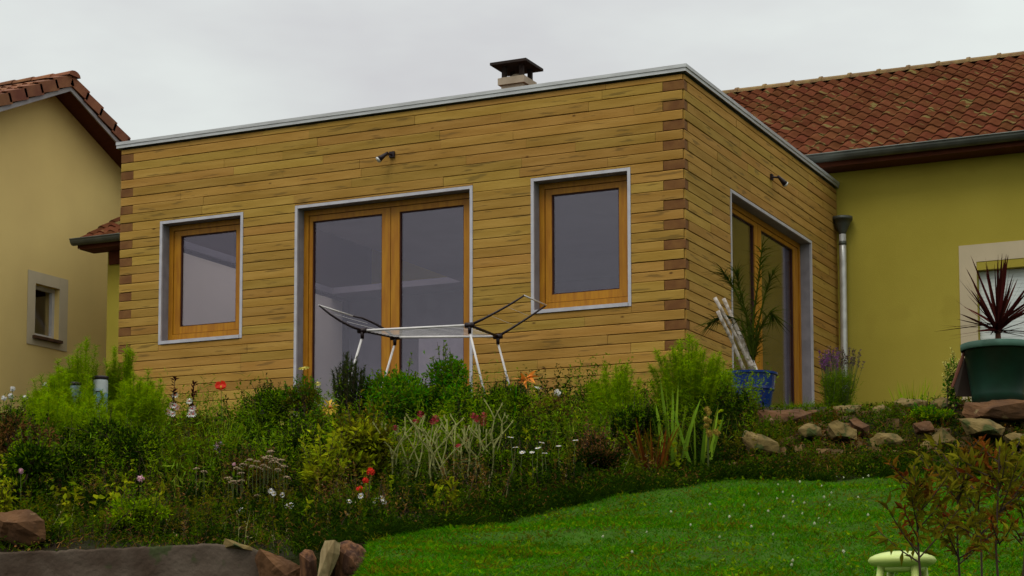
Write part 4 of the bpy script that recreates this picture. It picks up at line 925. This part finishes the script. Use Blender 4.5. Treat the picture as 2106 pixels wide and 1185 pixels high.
# lavender by the downpipe
def lavender(label, X, D, yt, wpx, n, seed, purple):
    rng = np.random.default_rng(seed); b = gp(X, D); H = ztop(X, yt, D)-b[2]; R_ = wpx/FPX*D; o = thing('lavender', label, 'plant', b); st = MB(); fl = MB(); lf = MB()
    for i in range(n):
        an = rng.uniform(0, 2*pi); rad = R_*math.sqrt(rng.random()); tip = b+np.array([cos(an)*rad, sin(an)*rad, H*rng.uniform(.75, 1)]); p0 = b+np.array([cos(an)*rad*.3, sin(an)*rad*.3, 0]); st.tube([p0, (p0+tip)/2, tip], .002, 4)
        k_ = 14; t = rng.uniform(.82, 1.0, k_)[:, None]; fl = MB(); fl.leaves(p0+(tip-p0)*t, rnd_dirs(rng, k_, .5), .022, .012, rng); fl.build('flower_spike', purple, o)
        k_ = 40; t = rng.uniform(.05, .62, k_)[:, None]; lf.blades(p0+(tip-p0)*t+rng.normal(size=(k_, 3))*.02, rnd_dirs(rng, k_, .8), .06, .006, .2, rng, segs=1)
    st.build('stems', STEM_G, o); lf.build('foliage', L_MID, o)
lavender('lavender clump at the foot of the downpipe', 1735, 18.6, 712, 48, 55, 5, mat('lavender_flower', (.12, .06, .06)))
lavender('purple flowered stems left of the downpipe before the board wall', 1710, 18.3, 712, 24, 34, 6, P_PURPLE)
# weeds along the yellow wall
swords('grass_tuft', 'thin weeds at the foot of the yellow wall', 1880, 17.9, 765, 60, 90, .006, L_BRIGHT, seed=20, lean=.35, bend=.35)
swords('grass_tuft', 'tall grass tuft left of the lavender on the bank top', 1640, 17.8, 800, 45, 80, .007, L_MID, seed=21, lean=.5, bend=.4)
feathery('feathery_bush', 'wispy weed spilling over the left side of the blue tub', 1492, 17.8, 745, 28, 22, L_BRIGHT, 26, dens=70)
bush('dark_shrub', 'dark weed hiding the lower left of the blue tub', 1490, 17.6, 790, 32, 1200, .03, L_DARK, 43, m2=L_MID)
bush('leafy_bush', 'bright weed growing over the bank top near the square stone', 1905, 17.0, 838, 55, 1500, .03, L_BRIGHT, 40, m2=L_GREEN)
bush('leafy_bush', 'small green bush with white flecks left of the green tub', 1967, 17.2, 740, 22, 700, .03, L_GREEN, 41, m2=P_PYEL)

# ------------------------------------------------------------------ tubs
def tub(name, label, X, yt, yb, D, rpx, mt, X0=None):
    c = at(X, yb, D); c[2] = at(X, yb, D)[2]; H = at(X, yt, D)[2]-c[2]; R_ = rpx/FPX*D
    o = thing(name, label, 'plant tub', c); return o, c, H, R_
o, c, H, R_ = tub('blue_tub', 'ribbed blue plastic tub holding bare sticks and a drooping palm', 1540, 768, 832, 18.6, 59, None)
BLUE = mat('blue_plastic', (.006, .035, .20), (.004, .022, .14), rough=.25, spec=.6)
mb = MB(); mb.lathe(c, [(R_*.70, -.12), (R_*.78, 0), (R_*.86, H*.40), (R_*.90, H*.45), (R_*.90, H*.52), (R_*.95, H*.92), (R_*1.02, H*.93), (R_*1.03, H), (R_*.95, H), (R_*.93, H*.9), (.01, H*.88)], 36); mb.build('tub', BLUE, o, False)
mb = MB(); mb.lathe(c+UP*H*.885, [(R_*.93, 0), (R_*.5, .02), (.01, .03)], 20); mb.build('soil', SOIL, o)
st = thing('peeled_sticks', 'bundle of pale peeled sticks leaning in the blue tub', 'sticks', tuple(c+UP*H*.88))
PEEL = mat('peeled_bark', (.52, .46, .40), (.22, .17, .12), rough=.8, nscale=25, stretch=(1, 1, 1))
for (x0, y0, x1, y1, dz) in ((1553, 765, 1470, 612, -.05), (1556, 765, 1488, 614, .03), (1549, 766, 1500, 640, .0), (1535, 765, 1476, 640, -.1), (1560, 765, 1532, 715, .1)):
    p, q = at(x0, y0+8, 18.55), at(x1, y1, 18.55+dz); mb = MB(); md = (p+q)/2+CR*.012; mb.tube([p, p*.7+md*.3, md, q*.6+md*.4, q], [.020, .016, .019], 8); mb.build('stick', PEEL, st, True)
pl = thing('potted_palm', 'thin drooping green palm fronds rising from the blue tub', 'plant', tuple(c+UP*H*.88)); rng = np.random.default_rng(15)
b0 = at(1548, 762, 18.7)
for (pts) in ([(1546, 740), (1540, 660), (1508, 590), (1488, 560)], [(1548, 740), (1550, 650), (1562, 560), (1568, 500)], [(1545, 730), (1525, 660), (1490, 648), (1455, 668)], [(1550, 740), (1562, 680), (1585, 640), (1590, 650)], [(1546, 740), (1535, 650), (1520, 590), (1515, 560)], [(1550, 740), (1556, 680), (1575, 600), (1590, 560)]):
    D = 18.7+rng.uniform(-.2, .2); P = [b0]+[at(x, y, D) for x, y in pts]; mb = MB(); mb.tube(P, [.016, .005], 5)
    P = np.array(P); seg = rng.integers(1, len(P)-1, 120); t = rng.random(120)[:, None]; Q = P[seg]*(1-t)+P[seg+1]*t; dr = P[seg+1]-P[seg]; dr = dr/np.linalg.norm(dr, axis=1, keepdims=True)
    mb.blades(Q, dr*.9+rng.normal(size=(120, 3))*.45, .17*rng.uniform(.6, 1.2, 120), .011, .5, rng, segs=3); mb.build('frond', leafmat('leaf_palm', (.040, .060, .006), tr=.2), pl)
o, c, H, R_ = tub('green_tub', 'large dark green tub with a spiky maroon plant at the right edge', 2052, 706, 812, 16.9, 73, None)
GREENP = mat('green_plastic', (.008, .040, .024), (.005, .024, .014), rough=.4, spec=.4)
RIMG = mat('pale_green_rim', (.06, .14, .10), (.04, .09, .06), rough=.6)  # rim in a paler green than the tub body
mb = MB(); mb.lathe(c, [(R_*.70, -.1), (R_*.72, 0), (R_*.90, H*.86), (R_*.985, H*.86)], 36); mb.build('tub', GREENP, o, True)
mb = MB(); mb.lathe(c, [(R_*.97, H*.861), (R_*1.0, H*.88), (R_*1.0, H*.99), (R_*.97, H), (R_*.9, H), (R_*.88, H*.94), (.01, H*.93)], 36); mb.build('rim', RIMG, o, True)
cp = thing('maroon_cordyline', 'spiky maroon plant growing out of the green tub', 'plant', tuple(c+UP*H*.93)); rng = np.random.default_rng(19)
b0 = at(2053, 700, 16.9); mb = MB(); mb.tube([b0-UP*.12, b0+UP*.09], [.03, .024], 8); mb.build('trunk', STEM_R, cp)
hb = b0+UP*.10; mb = MB(); n = 60; el = rng.uniform(-.25, 1.5, n); an = rng.uniform(0, 2*pi, n); d = np.stack([np.cos(an)*np.cos(el), np.sin(an)*np.cos(el), np.sin(el)+.05], 1)
mb.blades(np.repeat(hb[None], n, 0)+d*.02+UP*rng.uniform(-.04, .06, n)[:, None], d, np.where(el > .9, .60, .50)*rng.uniform(.75, 1.08, n), .034*rng.uniform(.7, 1.1, n), .12*rng.random(n)*(el < .8), rng, segs=6, taper=.55)
n = 16; an = rng.uniform(0, 2*pi, n); d = np.stack([np.cos(an)*.16, np.sin(an)*.16, np.ones(n)], 1); mb.blades(np.repeat((hb+UP*.03)[None], n, 0), d, .62*rng.uniform(.8, 1.05, n), .042, .03, rng, segs=6, taper=.5)
for (x, y) in ((1935, 668), (1952, 690), (1985, 580), (1990, 605), (1968, 655)): 
    q = at(x, y, 16.8); mb.blades(hb[None], (q-hb)[None], np.linalg.norm(q-hb), .022, .02, rng, segs=6, taper=.5)
mb.build('leaves', L_MAROON, cp)
# leaning dark board / stick beside the tub
mb = MB(); p, q = at(1984, 722, 17.0), at(1958, 785, 16.9); mb.tube([q-UP*.05, (p+q)/2+CR*.01, p], [.012, .018, .012], 6); one('leaning_stick', mb, STEM_R, 'dark stick leaning against the left side of the green tub', 'stick', q-UP*.05)
mb = MB(); V = [at(1962, 780, 17.05), at(1985, 735, 17.1), at(2005, 745, 17.15), at(2000, 815, 17.05), at(1968, 815, 17.0)]; V2 = [v+fwd*.04 for v in V]; SLATE = mat('dark_slate', (.035, .022, .014), rough=.8)
mb.add(V+V2, [(0, 1, 2, 3, 4), (9, 8, 7, 6, 5)]+[(i, 5+i, 5+(i+1) % 5, (i+1) % 5) for i in range(5)]); one('slate_piece', mb, SLATE, 'dark flat slate propped behind the stick at the green tub', 'slate', V[4])

# white bucket and blue can behind the left feathery bush
for nm, lb, X, D, yt, r_, mt_ in (('white_canister', 'tall white and blue canister with black rim between the feathery plumes', 203, 17.0, 770, .066, mat('canister_white', (.36, .39, .38), (.12, .24, .36), rough=.5, nscale=6, contrast=(.5, .56))), ('grey_canister', 'shorter grey blue canister left of the white one behind the feathery bush', 152, 16.9, 783, .055, mat('grey_blue_plastic', (.12, .17, .22), rough=.5))):
    b = gp(X, D); H = ztop(X, yt, D)-b[2]; o = thing(nm, lb, 'canister', b)
    mb = MB(); mb.lathe(b, [(r_*.95, -.02), (r_, .05), (r_, H*.92), (r_*.93, H*.95)], 20); mb.build('body', mt_, o, True)
    mb = MB(); mb.lathe(b+UP*H*.951, [(r_*.95, 0), (r_*1.08, .008), (r_*1.08, .028), (r_*.9, .032), (.005, .032)], 20); mb.build('rim', BLACKP, o, True)
    mb = MB(); q_ = b+UP*(H*.8); mb.tube([q_+FC*r_*.9+CR*-.03, q_+FC*(r_+.03), q_+FC*r_*.9+CR*.03], .006, 6); mb.build('handle', BLACKP, o, True)
# ------------------------------------------------------------------ stool
STL = mat('lime_plastic', (.50, .60, .16), (.46, .56, .14), rough=.4, spec=.5, nscale=2)
D = 8.9; c = at(1855.5, 1153, D); R_ = 69.5/FPX*D
gz0 = float(G(c[0], c[1])[0]); o = thing('childs_stool', 'round pale lime green plastic stool standing on the lawn', 'stool', (c[0], c[1], gz0))
th = 20/FPX*D
mb = MB(); mb.lathe(c, [(R_*math.sqrt(max(0, 1-abs(t_)**1.9))+.001, th*t_) for t_ in (-1, -.97, -.9, -.78, -.6, -.35, 0, .35, .6, .78, .9, .97, 1)], 48); mb.build('seat', STL, o, True)
for k_ in range(4):
    q = k_*pi/2+YAW+.30; p = c+np.array([cos(q), sin(q), 0])*R_*.70-UP*th*.6; e_ = np.array([c[0]+cos(q)*R_*.98, c[1]+sin(q)*R_*.98, gz0-.02]); mb = MB(); mb.tube([p, (p+e_)/2, e_], [.018, .016, .014], 12); mb.build('leg', STL, o, True)
mb = MB(); mb.lathe(c-UP*th*.9, [(R_*.60, -.012), (R_*.66, 0), (R_*.66, .01)], 32); mb.build('apron', STL, o, True)

# ------------------------------------------------------------------ saplings at the right
def sapling(label, X, D, yt, seed, spread=90, nb=9, xt=None, n=22):
    rng = np.random.default_rng(seed); b = gp(X, D); xt = xt or X; tip = at(xt, yt, D); o = thing('sapling', label, 'sapling', b, None)
    st = MB(); md = (b+tip)/2+CR*rng.uniform(-.02, .02); st.tube([b, b*.5+md*.5+CR*.006, md, tip*.5+md*.5, tip], [.007, .005, .003], 6); fo = MB(); ends = [(md+(tip-md)*t_) for t_ in np.linspace(.25, 1, 12)]
    S = [(p, UP*.6+rng.normal(size=3)*.3) for p in ends]
    for i in range(nb):
        t = rng.uniform(.40, .97); p = b+(tip-b)*t; an = rng.uniform(0, 2*pi); ln = spread/FPX*D*rng.uniform(.5, 1)*(1.25-t*.6); e_ = p+np.array([cos(an)*ln, sin(an)*ln, ln*rng.uniform(.4, 1.3)]); st.tube([p, (p+e_)/2-UP*.01, e_], [.004, .0018], 5)
        for q in np.linspace(.15, 1, 8): S.append((p+(e_-p)*q, (e_-p)/np.linalg.norm(e_-p)))
    P = np.repeat(np.array([s[0] for s in S]), 2, 0); d = np.repeat(np.array([s[1] for s in S]), 2, 0)+rng.normal(size=(len(S)*2, 3))*.7; n = len(P)
    k_ = n*2//3
    fo.leaves(P[:k_], d[:k_], .066*rng.uniform(.6, 1.2, k_), .024*rng.uniform(.7, 1.1, k_), rng, 0); fo.leaves(P[k_:], d[k_:], .056*rng.uniform(.6, 1.1, n-k_), .020, rng, 1)
    st.build('trunk', STEM_B, o); fo.build('foliage', [L_COPPER, L_RED], o)
sapling('thin sapling with coppery leaves rising in front of the green stool', 1893, 8.3, 958, 1, 95, 17, 1880)
sapling('middle sapling with coppery leaves right of the stool', 1970, 8.6, 925, 2, 105, 20)
sapling('sapling with red tipped leaves near the right edge', 2048, 8.4, 918, 3, 110, 20, 2056)
sapling('leaning sapling with red leaves at the right edge of the view', 2085, 9.0, 935, 4, 110, 17, 2112)
sapling('low bushy coppery sapling behind the other saplings', 2010, 9.5, 1000, 5, 130, 18)

# ------------------------------------------------------------------ ground cover, lawn
def scatter(rng, n, X0, X1, fD0, fD1):
    X = rng.uniform(X0, X1, n); D = np.interp(X, fD0[0], fD0[1])+rng.random(n)*(np.interp(X, fD1[0], fD1[1])-np.interp(X, fD0[0], fD0[1]))
    s = (X-1053)/FPX*D; x = CAM[0]+s*CR[0]+D*h2[0]; y = CAM[1]+s*CR[1]+D*h2[1]; return x, y, G(x, y), X, D
rng = np.random.default_rng(77)
mb = MB(); x, y, z, X, D = scatter(rng, 170000, 600, 2300, ([0, 3000], [8.3, 8.3]), (EX, ED))
P = np.stack([x, y, z-.01], 1); patch = np.array([noise.noise(Vector((a_*1.4, b_*1.4, 0))) for a_, b_ in zip(x, y)])
d = np.stack([rng.normal(size=len(x))*.4, rng.normal(size=len(x))*.4, np.ones(len(x))], 1)
mb.blades(P, d, (.045+.03*patch)*rng.uniform(.4, 1.6, len(x)), .007, .6, rng, segs=2)
lw = mb.build('lawn_grass', L_LAWN); lw['kind'] = 'stuff'; lw['label'] = 'short green lawn grass'; lw['category'] = 'grass'
# rough cover of the bank
def cover(name, n, X0, X1, f0, f1, m_, seed, L0, leafy, label):
    rng = np.random.default_rng(seed); x, y, z, X, D = scatter(rng, n, X0, X1, f0, f1)
    pt = np.array([noise.noise(Vector((a_*2.2, b_*2.2, seed))) for a_, b_ in zip(x, y)]); keep = pt > rng.uniform(-.45, .15, n); x, y, z, pt = x[keep], y[keep], z[keep], pt[keep]; n = len(x)
    mb = MB(); P = np.stack([x, y, z], 1)
    if leafy:
        P[:, 2] += rng.random(n)**1.5*(L0*2.2+pt*.08); mb.leaves(P, rnd_dirs(rng, n, .5), L0*rng.uniform(.5, 1.2, n), L0*.5*rng.uniform(.5, 1.1, n), rng)
    else: mb.blades(P, np.stack([rng.normal(size=n)*.45, rng.normal(size=n)*.45, np.ones(n)], 1), (L0+pt*.06)*rng.uniform(.4, 1.4, n), .006, .7, rng, segs=3)
    o = mb.build(name, m_); o['kind'] = 'stuff'; o['label'] = label; o['category'] = 'ground cover'; return o
topD = ([-300, 700, 1050, 1500, 2200], [18.6, 18.6, 18.4, 17.9, 17.6]); lowD = ([-300, 560, 700, 760, 1050, 1500, 2300], [12.6, 12.5, 12.3, 12.45, 14.05, 15.45, 15.6])
lowB = (lowD[0], [v for v in lowD[1]])
midD = (lowD[0], [v+1.1 for v in lowD[1]])
cover('dark_ground_cover', 34000, -150, 2250, lowB, topD, L_DARK, 1, .035, True, 'dark leafy ground cover on the bank')
cover('green_ground_cover', 15000, -150, 2250, lowB, topD, L_LOW, 2, .035, True, 'mid green leafy ground cover on the bank')
cover('olive_ground_cover', 14000, -150, 2250, lowB, topD, L_OLIVE, 3, .032, True, 'olive weeds on the bank')
cover('dry_ground_cover', 11000, -150, 2250, lowB, topD, L_BROWN, 4, .03, True, 'dry brown leaves and stalks on the bank')
cover('rough_grass', 15000, -150, 2250, lowB, topD, L_LOW, 5, .14, False, 'rough grass on the bank')
cover('dry_grass', 5000, 0, 2250, lowB, topD, L_BROWN, 6, .15, False, 'dry grass on the bank')
cover('edge_grass', 26000, 600, 2250, (lowD[0], [v-.08 for v in lowD[1]]), (lowD[0], [v+.45 for v in lowD[1]]), L_DARK, 7, .12, False, 'long grass at the lawn edge, darkened as its shaded band')  # dark blade colour stands in for shade along the lawn's lip
cover('edge_weeds', 5000, 700, 2250, (lowD[0], [v-.02 for v in lowD[1]]), (lowD[0], [v+.7 for v in lowD[1]]), L_LOW, 13, .035, True, 'small green weeds along the lawn edge')
cover('edge_leaves', 9000, 600, 2250, (lowD[0], [v-.05 for v in lowD[1]]), (lowD[0], [v+.6 for v in lowD[1]]), L_DARK, 9, .04, True, 'dark leaves overhanging the lawn edge')
cover('edge_dry', 5000, 900, 2250, (lowD[0], [v+.2 for v in lowD[1]]), (lowD[0], [v+1.0 for v in lowD[1]]), L_BRONW, 10, .035, True, 'reddish brown dry cover above the lawn edge')
cover('terrace_grass', 16000, -150, 2250, topD, (topD[0], [v+2.0 for v in topD[1]]), L_MID, 8, .10, False, 'grass on the terrace before the house')
def undergrowth(name, n, X0, X1, mt, seed, h0, h1, nl, leaf, wl, fine, label, thr=(-.35, .2), fD0=None, fD1=None, stemm=STEM_B):
    rng = np.random.default_rng(seed+40); x, y, z, X, D = scatter(rng, n, X0, X1, fD0 or bedlow, fD1 or bedtop)
    pt = np.array([noise.noise(Vector((a_*1.9, b_*1.9, seed*3.3))) for a_, b_ in zip(x, y)]); keep = pt > rng.uniform(*thr, n)
    x, y, z, pt = x[keep], y[keep], z[keep], pt[keep]; n = len(x); B = np.stack([x, y, z], 1); H = (h0+(h1-h0)*np.clip(pt*1.6+.3, 0, 1))*rng.uniform(.55, 1.15, n)
    L_ = np.stack([rng.normal(size=n)*.22, rng.normal(size=n)*.22, np.ones(n)], 1)*H[:, None]
    mb = MB(); mb.blades(B-UP*.03, L_, np.linalg.norm(L_, axis=1), .006, .15, rng, segs=2, mi=1)
    t = rng.uniform(.12, 1.0, (n, nl, 1)); P = (B[:, None]+L_[:, None]*t).reshape(-1, 3); m_ = len(P)
    sc_ = (1.2-.5*t.reshape(-1))
    if fine: mb.blades(P, rnd_dirs(rng, m_, .6), leaf*sc_*rng.uniform(.6, 1.3, m_), wl, .3, rng, segs=1)
    else: mb.leaves(P, rnd_dirs(rng, m_, .45), leaf*sc_*rng.uniform(.5, 1.2, m_), wl*sc_*rng.uniform(.6, 1.2, m_), rng)
    o = mb.build(name, [mt, stemm]); o['kind'] = 'stuff'; o['label'] = label; o['category'] = 'undergrowth'; return o
bedlow = ([-300, 560, 700, 760, 1050, 1500], [12.75, 12.7, 12.9, 13.2, 14.5, 15.9]); bedtop = ([-300, 500, 1050, 1500], [19.0, 18.8, 18.7, 18.0])
bedmid = ([-300, 560, 700, 760, 1050, 1500], [14.6, 14.6, 14.6, 14.8, 15.4, 16.4])
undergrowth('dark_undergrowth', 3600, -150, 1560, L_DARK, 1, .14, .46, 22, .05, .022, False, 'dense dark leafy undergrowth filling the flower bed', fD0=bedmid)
undergrowth('green_undergrowth', 3400, -150, 1560, L_MID, 2, .14, .60, 22, .05, .018, False, 'mid green leafy undergrowth in the flower bed', thr=(-.15, .3), fD0=bedmid)
undergrowth('fine_undergrowth', 2600, -150, 1560, L_BRIGHT, 3, .18, .56, 36, .05, .0045, True, 'fine feathery bright undergrowth in the flower bed', thr=(-.1, .35), fD0=bedmid)
undergrowth('olive_undergrowth', 2600, -150, 1560, L_OLIVE, 4, .10, .36, 18, .04, .014, False, 'olive leafy undergrowth in the flower bed', thr=(-.2, .3))
undergrowth('dry_undergrowth', 2200, -150, 1560, L_BROWN, 5, .15, .42, 12, .04, .010, False, 'dry brown stalks in the flower bed', thr=(-.1, .35))
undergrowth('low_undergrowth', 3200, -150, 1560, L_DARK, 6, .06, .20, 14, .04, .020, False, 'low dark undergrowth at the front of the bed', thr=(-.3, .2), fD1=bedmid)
undergrowth('low_green_undergrowth', 2200, -150, 1560, L_LOW, 7, .06, .22, 14, .045, .014, False, 'low green undergrowth at the front of the bed', thr=(-.2, .3), fD1=bedmid)
undergrowth('pale_stalks', 900, -100, 1400, mat('pale_stalk', (.32, .26, .12), (.24, .2, .08)), 8, .10, .30, 5, .025, .008, False, 'pale dry stalks scattered through the bed', thr=(-.1, .4), stemm=STEM_S)
rb0 = ([1450, 2300], [15.7, 15.8]); rb1 = ([1450, 2300], [18.0, 17.6])
undergrowth('bank_weeds', 2100, 1450, 2250, L_LOW, 9, .05, .16, 16, .035, .014, False, 'green weeds between the stones of the bank', thr=(-.05, .35), fD0=rb0, fD1=rb1)
undergrowth('bank_weeds_dry', 1300, 1450, 2250, L_RED, 10, .05, .13, 14, .03, .010, False, 'reddish dry weeds between the stones of the bank', thr=(-.05, .35), fD0=rb0, fD1=rb1)
undergrowth('bank_weeds_olive', 1600, 1450, 2250, L_OLIVE, 11, .05, .14, 16, .03, .012, False, 'olive weeds between the stones of the bank', thr=(-.1, .35), fD0=rb0, fD1=rb1)
rub = MB(); rng = np.random.default_rng(91); x, y, z, X, D = scatter(rng, 420, 1480, 2250, rb0, rb1)
for i in range(len(x)):
    r_ = .012+.04*rng.random()**2.5; u = rng.normal(size=(8, 3)); P = []
    V = np.array([(sx_, sy_, sz_) for sx_ in (-1, 1) for sy_ in (-1, 1) for sz_ in (-1, 1)])*r_*rng.uniform(.5, 1.2, (8, 3))*[1.4, 1.2, .8]+[x[i], y[i], z[i]+r_*.4]
    rub.add(V, [(0, 1, 3, 2), (4, 6, 7, 5), (0, 4, 5, 1), (2, 3, 7, 6), (0, 2, 6, 4), (1, 5, 7, 3)])
ro = rub.build('rubble', mat('rubble_stone', (.20, .13, .05), (.10, .05, .02), island=.5, rough=.95)); ro['kind'] = 'stuff'; ro['label'] = 'small rubble on the rocky bank'; ro['category'] = 'rubble'
undergrowth('tall_grass_stems', 2600, -150, 1560, L_BLADE, 12, .25, .6, 5, .12, .010, False, 'light green grassy stems rising from the flower bed', thr=(-.1, .4), fD0=bedmid, stemm=L_BLADE)
undergrowth('broad_leaves', 700, -150, 1500, L_YEL, 13, .12, .35, 9, .085, .05, False, 'patches of broad yellow green leaves in the flower bed', thr=(.0, .4), stemm=STEM_G)
rng = np.random.default_rng(78)
for nm, n, mt_, lf_, wd_, lb in (('lawn_weeds', 9000, L_MID, .035, .022, 'small broad weeds in the lawn'), ('dry_lawn_blades', 15000, L_OLIVE, .05, .008, 'dry blades in the lawn')):
    x, y, z, X, D = scatter(rng, n, 620, 2300, ([0, 3000], [8.6, 8.6]), (EX, ED)); pt = np.array([noise.noise(Vector((a_*2.6, b_*2.6, n*.1))) for a_, b_ in zip(x, y)]); k_ = pt > rng.uniform(-.1, .35, n)
    mb = MB(); P = np.stack([x, y, z+.02], 1)[k_]; mb.leaves(P, rnd_dirs(rng, len(P), .5), lf_*rng.uniform(.5, 1.2, len(P)), wd_, rng); o = mb.build(nm, mt_); o['kind'] = 'stuff'; o['label'] = lb; o['category'] = 'grass'
cover('outer_ground_cover', 26000, -1300, -140, ([-1300, 0], [12.6, 12.6]), ([-1300, 0], [19.5, 19.0]), L_LOW, 30, .04, True, 'leafy ground cover left of the flower bed')
undergrowth('outer_undergrowth', 3600, -1300, -140, L_MID, 31, .12, .45, 16, .05, .020, False, 'leafy undergrowth left of the flower bed', fD0=([-1300, 0], [12.8, 12.8]), fD1=([-1300, 0], [20, 19]))
cover('lower_grass', 24000, -900, 620, ([-900, 620], [8.5, 8.5]), ([-900, 620], [12.1, 12.1]), L_LAWN, 32, .05, False, 'grass below the retaining wall')
# clover blossoms
proto = MB(); rng = np.random.default_rng(4); u = rng.normal(size=(26, 3)); u /= np.linalg.norm(u, axis=1, keepdims=True); proto.leaves(u*.004+UP*.055, u, .011, .006, rng); proto.lathe((0, 0, .055), [(.003, -.008), (.008, 0), (.004, .008)], 6); proto.tube([(0, 0, -.01), (0, 0, .05)], .0015, 4, 1)
cl = proto.build('clover_blossom', [pet('petal_clover', (.60, .62, .42)), STEM_G])
spots_ = [(1610, 1010), (1630, 1015), (1598, 1020), (1710, 1010), (1695, 1020), (1631, 1030), (1654, 1032), (1706, 1036), (1612, 1060), (1650, 1052), (1684, 1058), (1706, 1068), (1735, 978), (1775, 977), (1786, 977), (1721, 968), (1662, 965), (1820, 1107), (1735, 1132), (1630, 1148), (1628, 1160), (1560, 1010), (1530, 1035), (1580, 1048), (1500, 1060), (1460, 1035), (1545, 1080), (1420, 1075), (1380, 1050), (1480, 1100), (1330, 1090), (1590, 1095), (1240, 1100), (1300, 1130), (1690, 995), (1645, 990), (1600, 992), (1785, 1055), (1765, 1020), (1675, 1075)]
first = True
for (px, py) in spots_:
    best = None
    for D in np.arange(9.5, 15.6, .05):
        p = at(px, py, D); e_ = abs(p[2]-.05-float(G(p[0], p[1])[0]))
        if best is None or e_ < best[0]: best = (e_, p)
    p = best[1]; q = cl if first else cl.copy()
    if not first: col.objects.link(q)
    first = False; q.location = (p[0], p[1], float(G(p[0], p[1])[0])); s = rng.uniform(.5, .85); q.scale = (s, s, s); q.rotation_euler = (0, 0, rng.uniform(0, 6))
    tag(q, 'tiny white clover blossom standing in the green lawn', 'flower', 'clover blossoms in the lawn')
for o in bpy.data.objects:
    if '_off' in o: del o['_off']
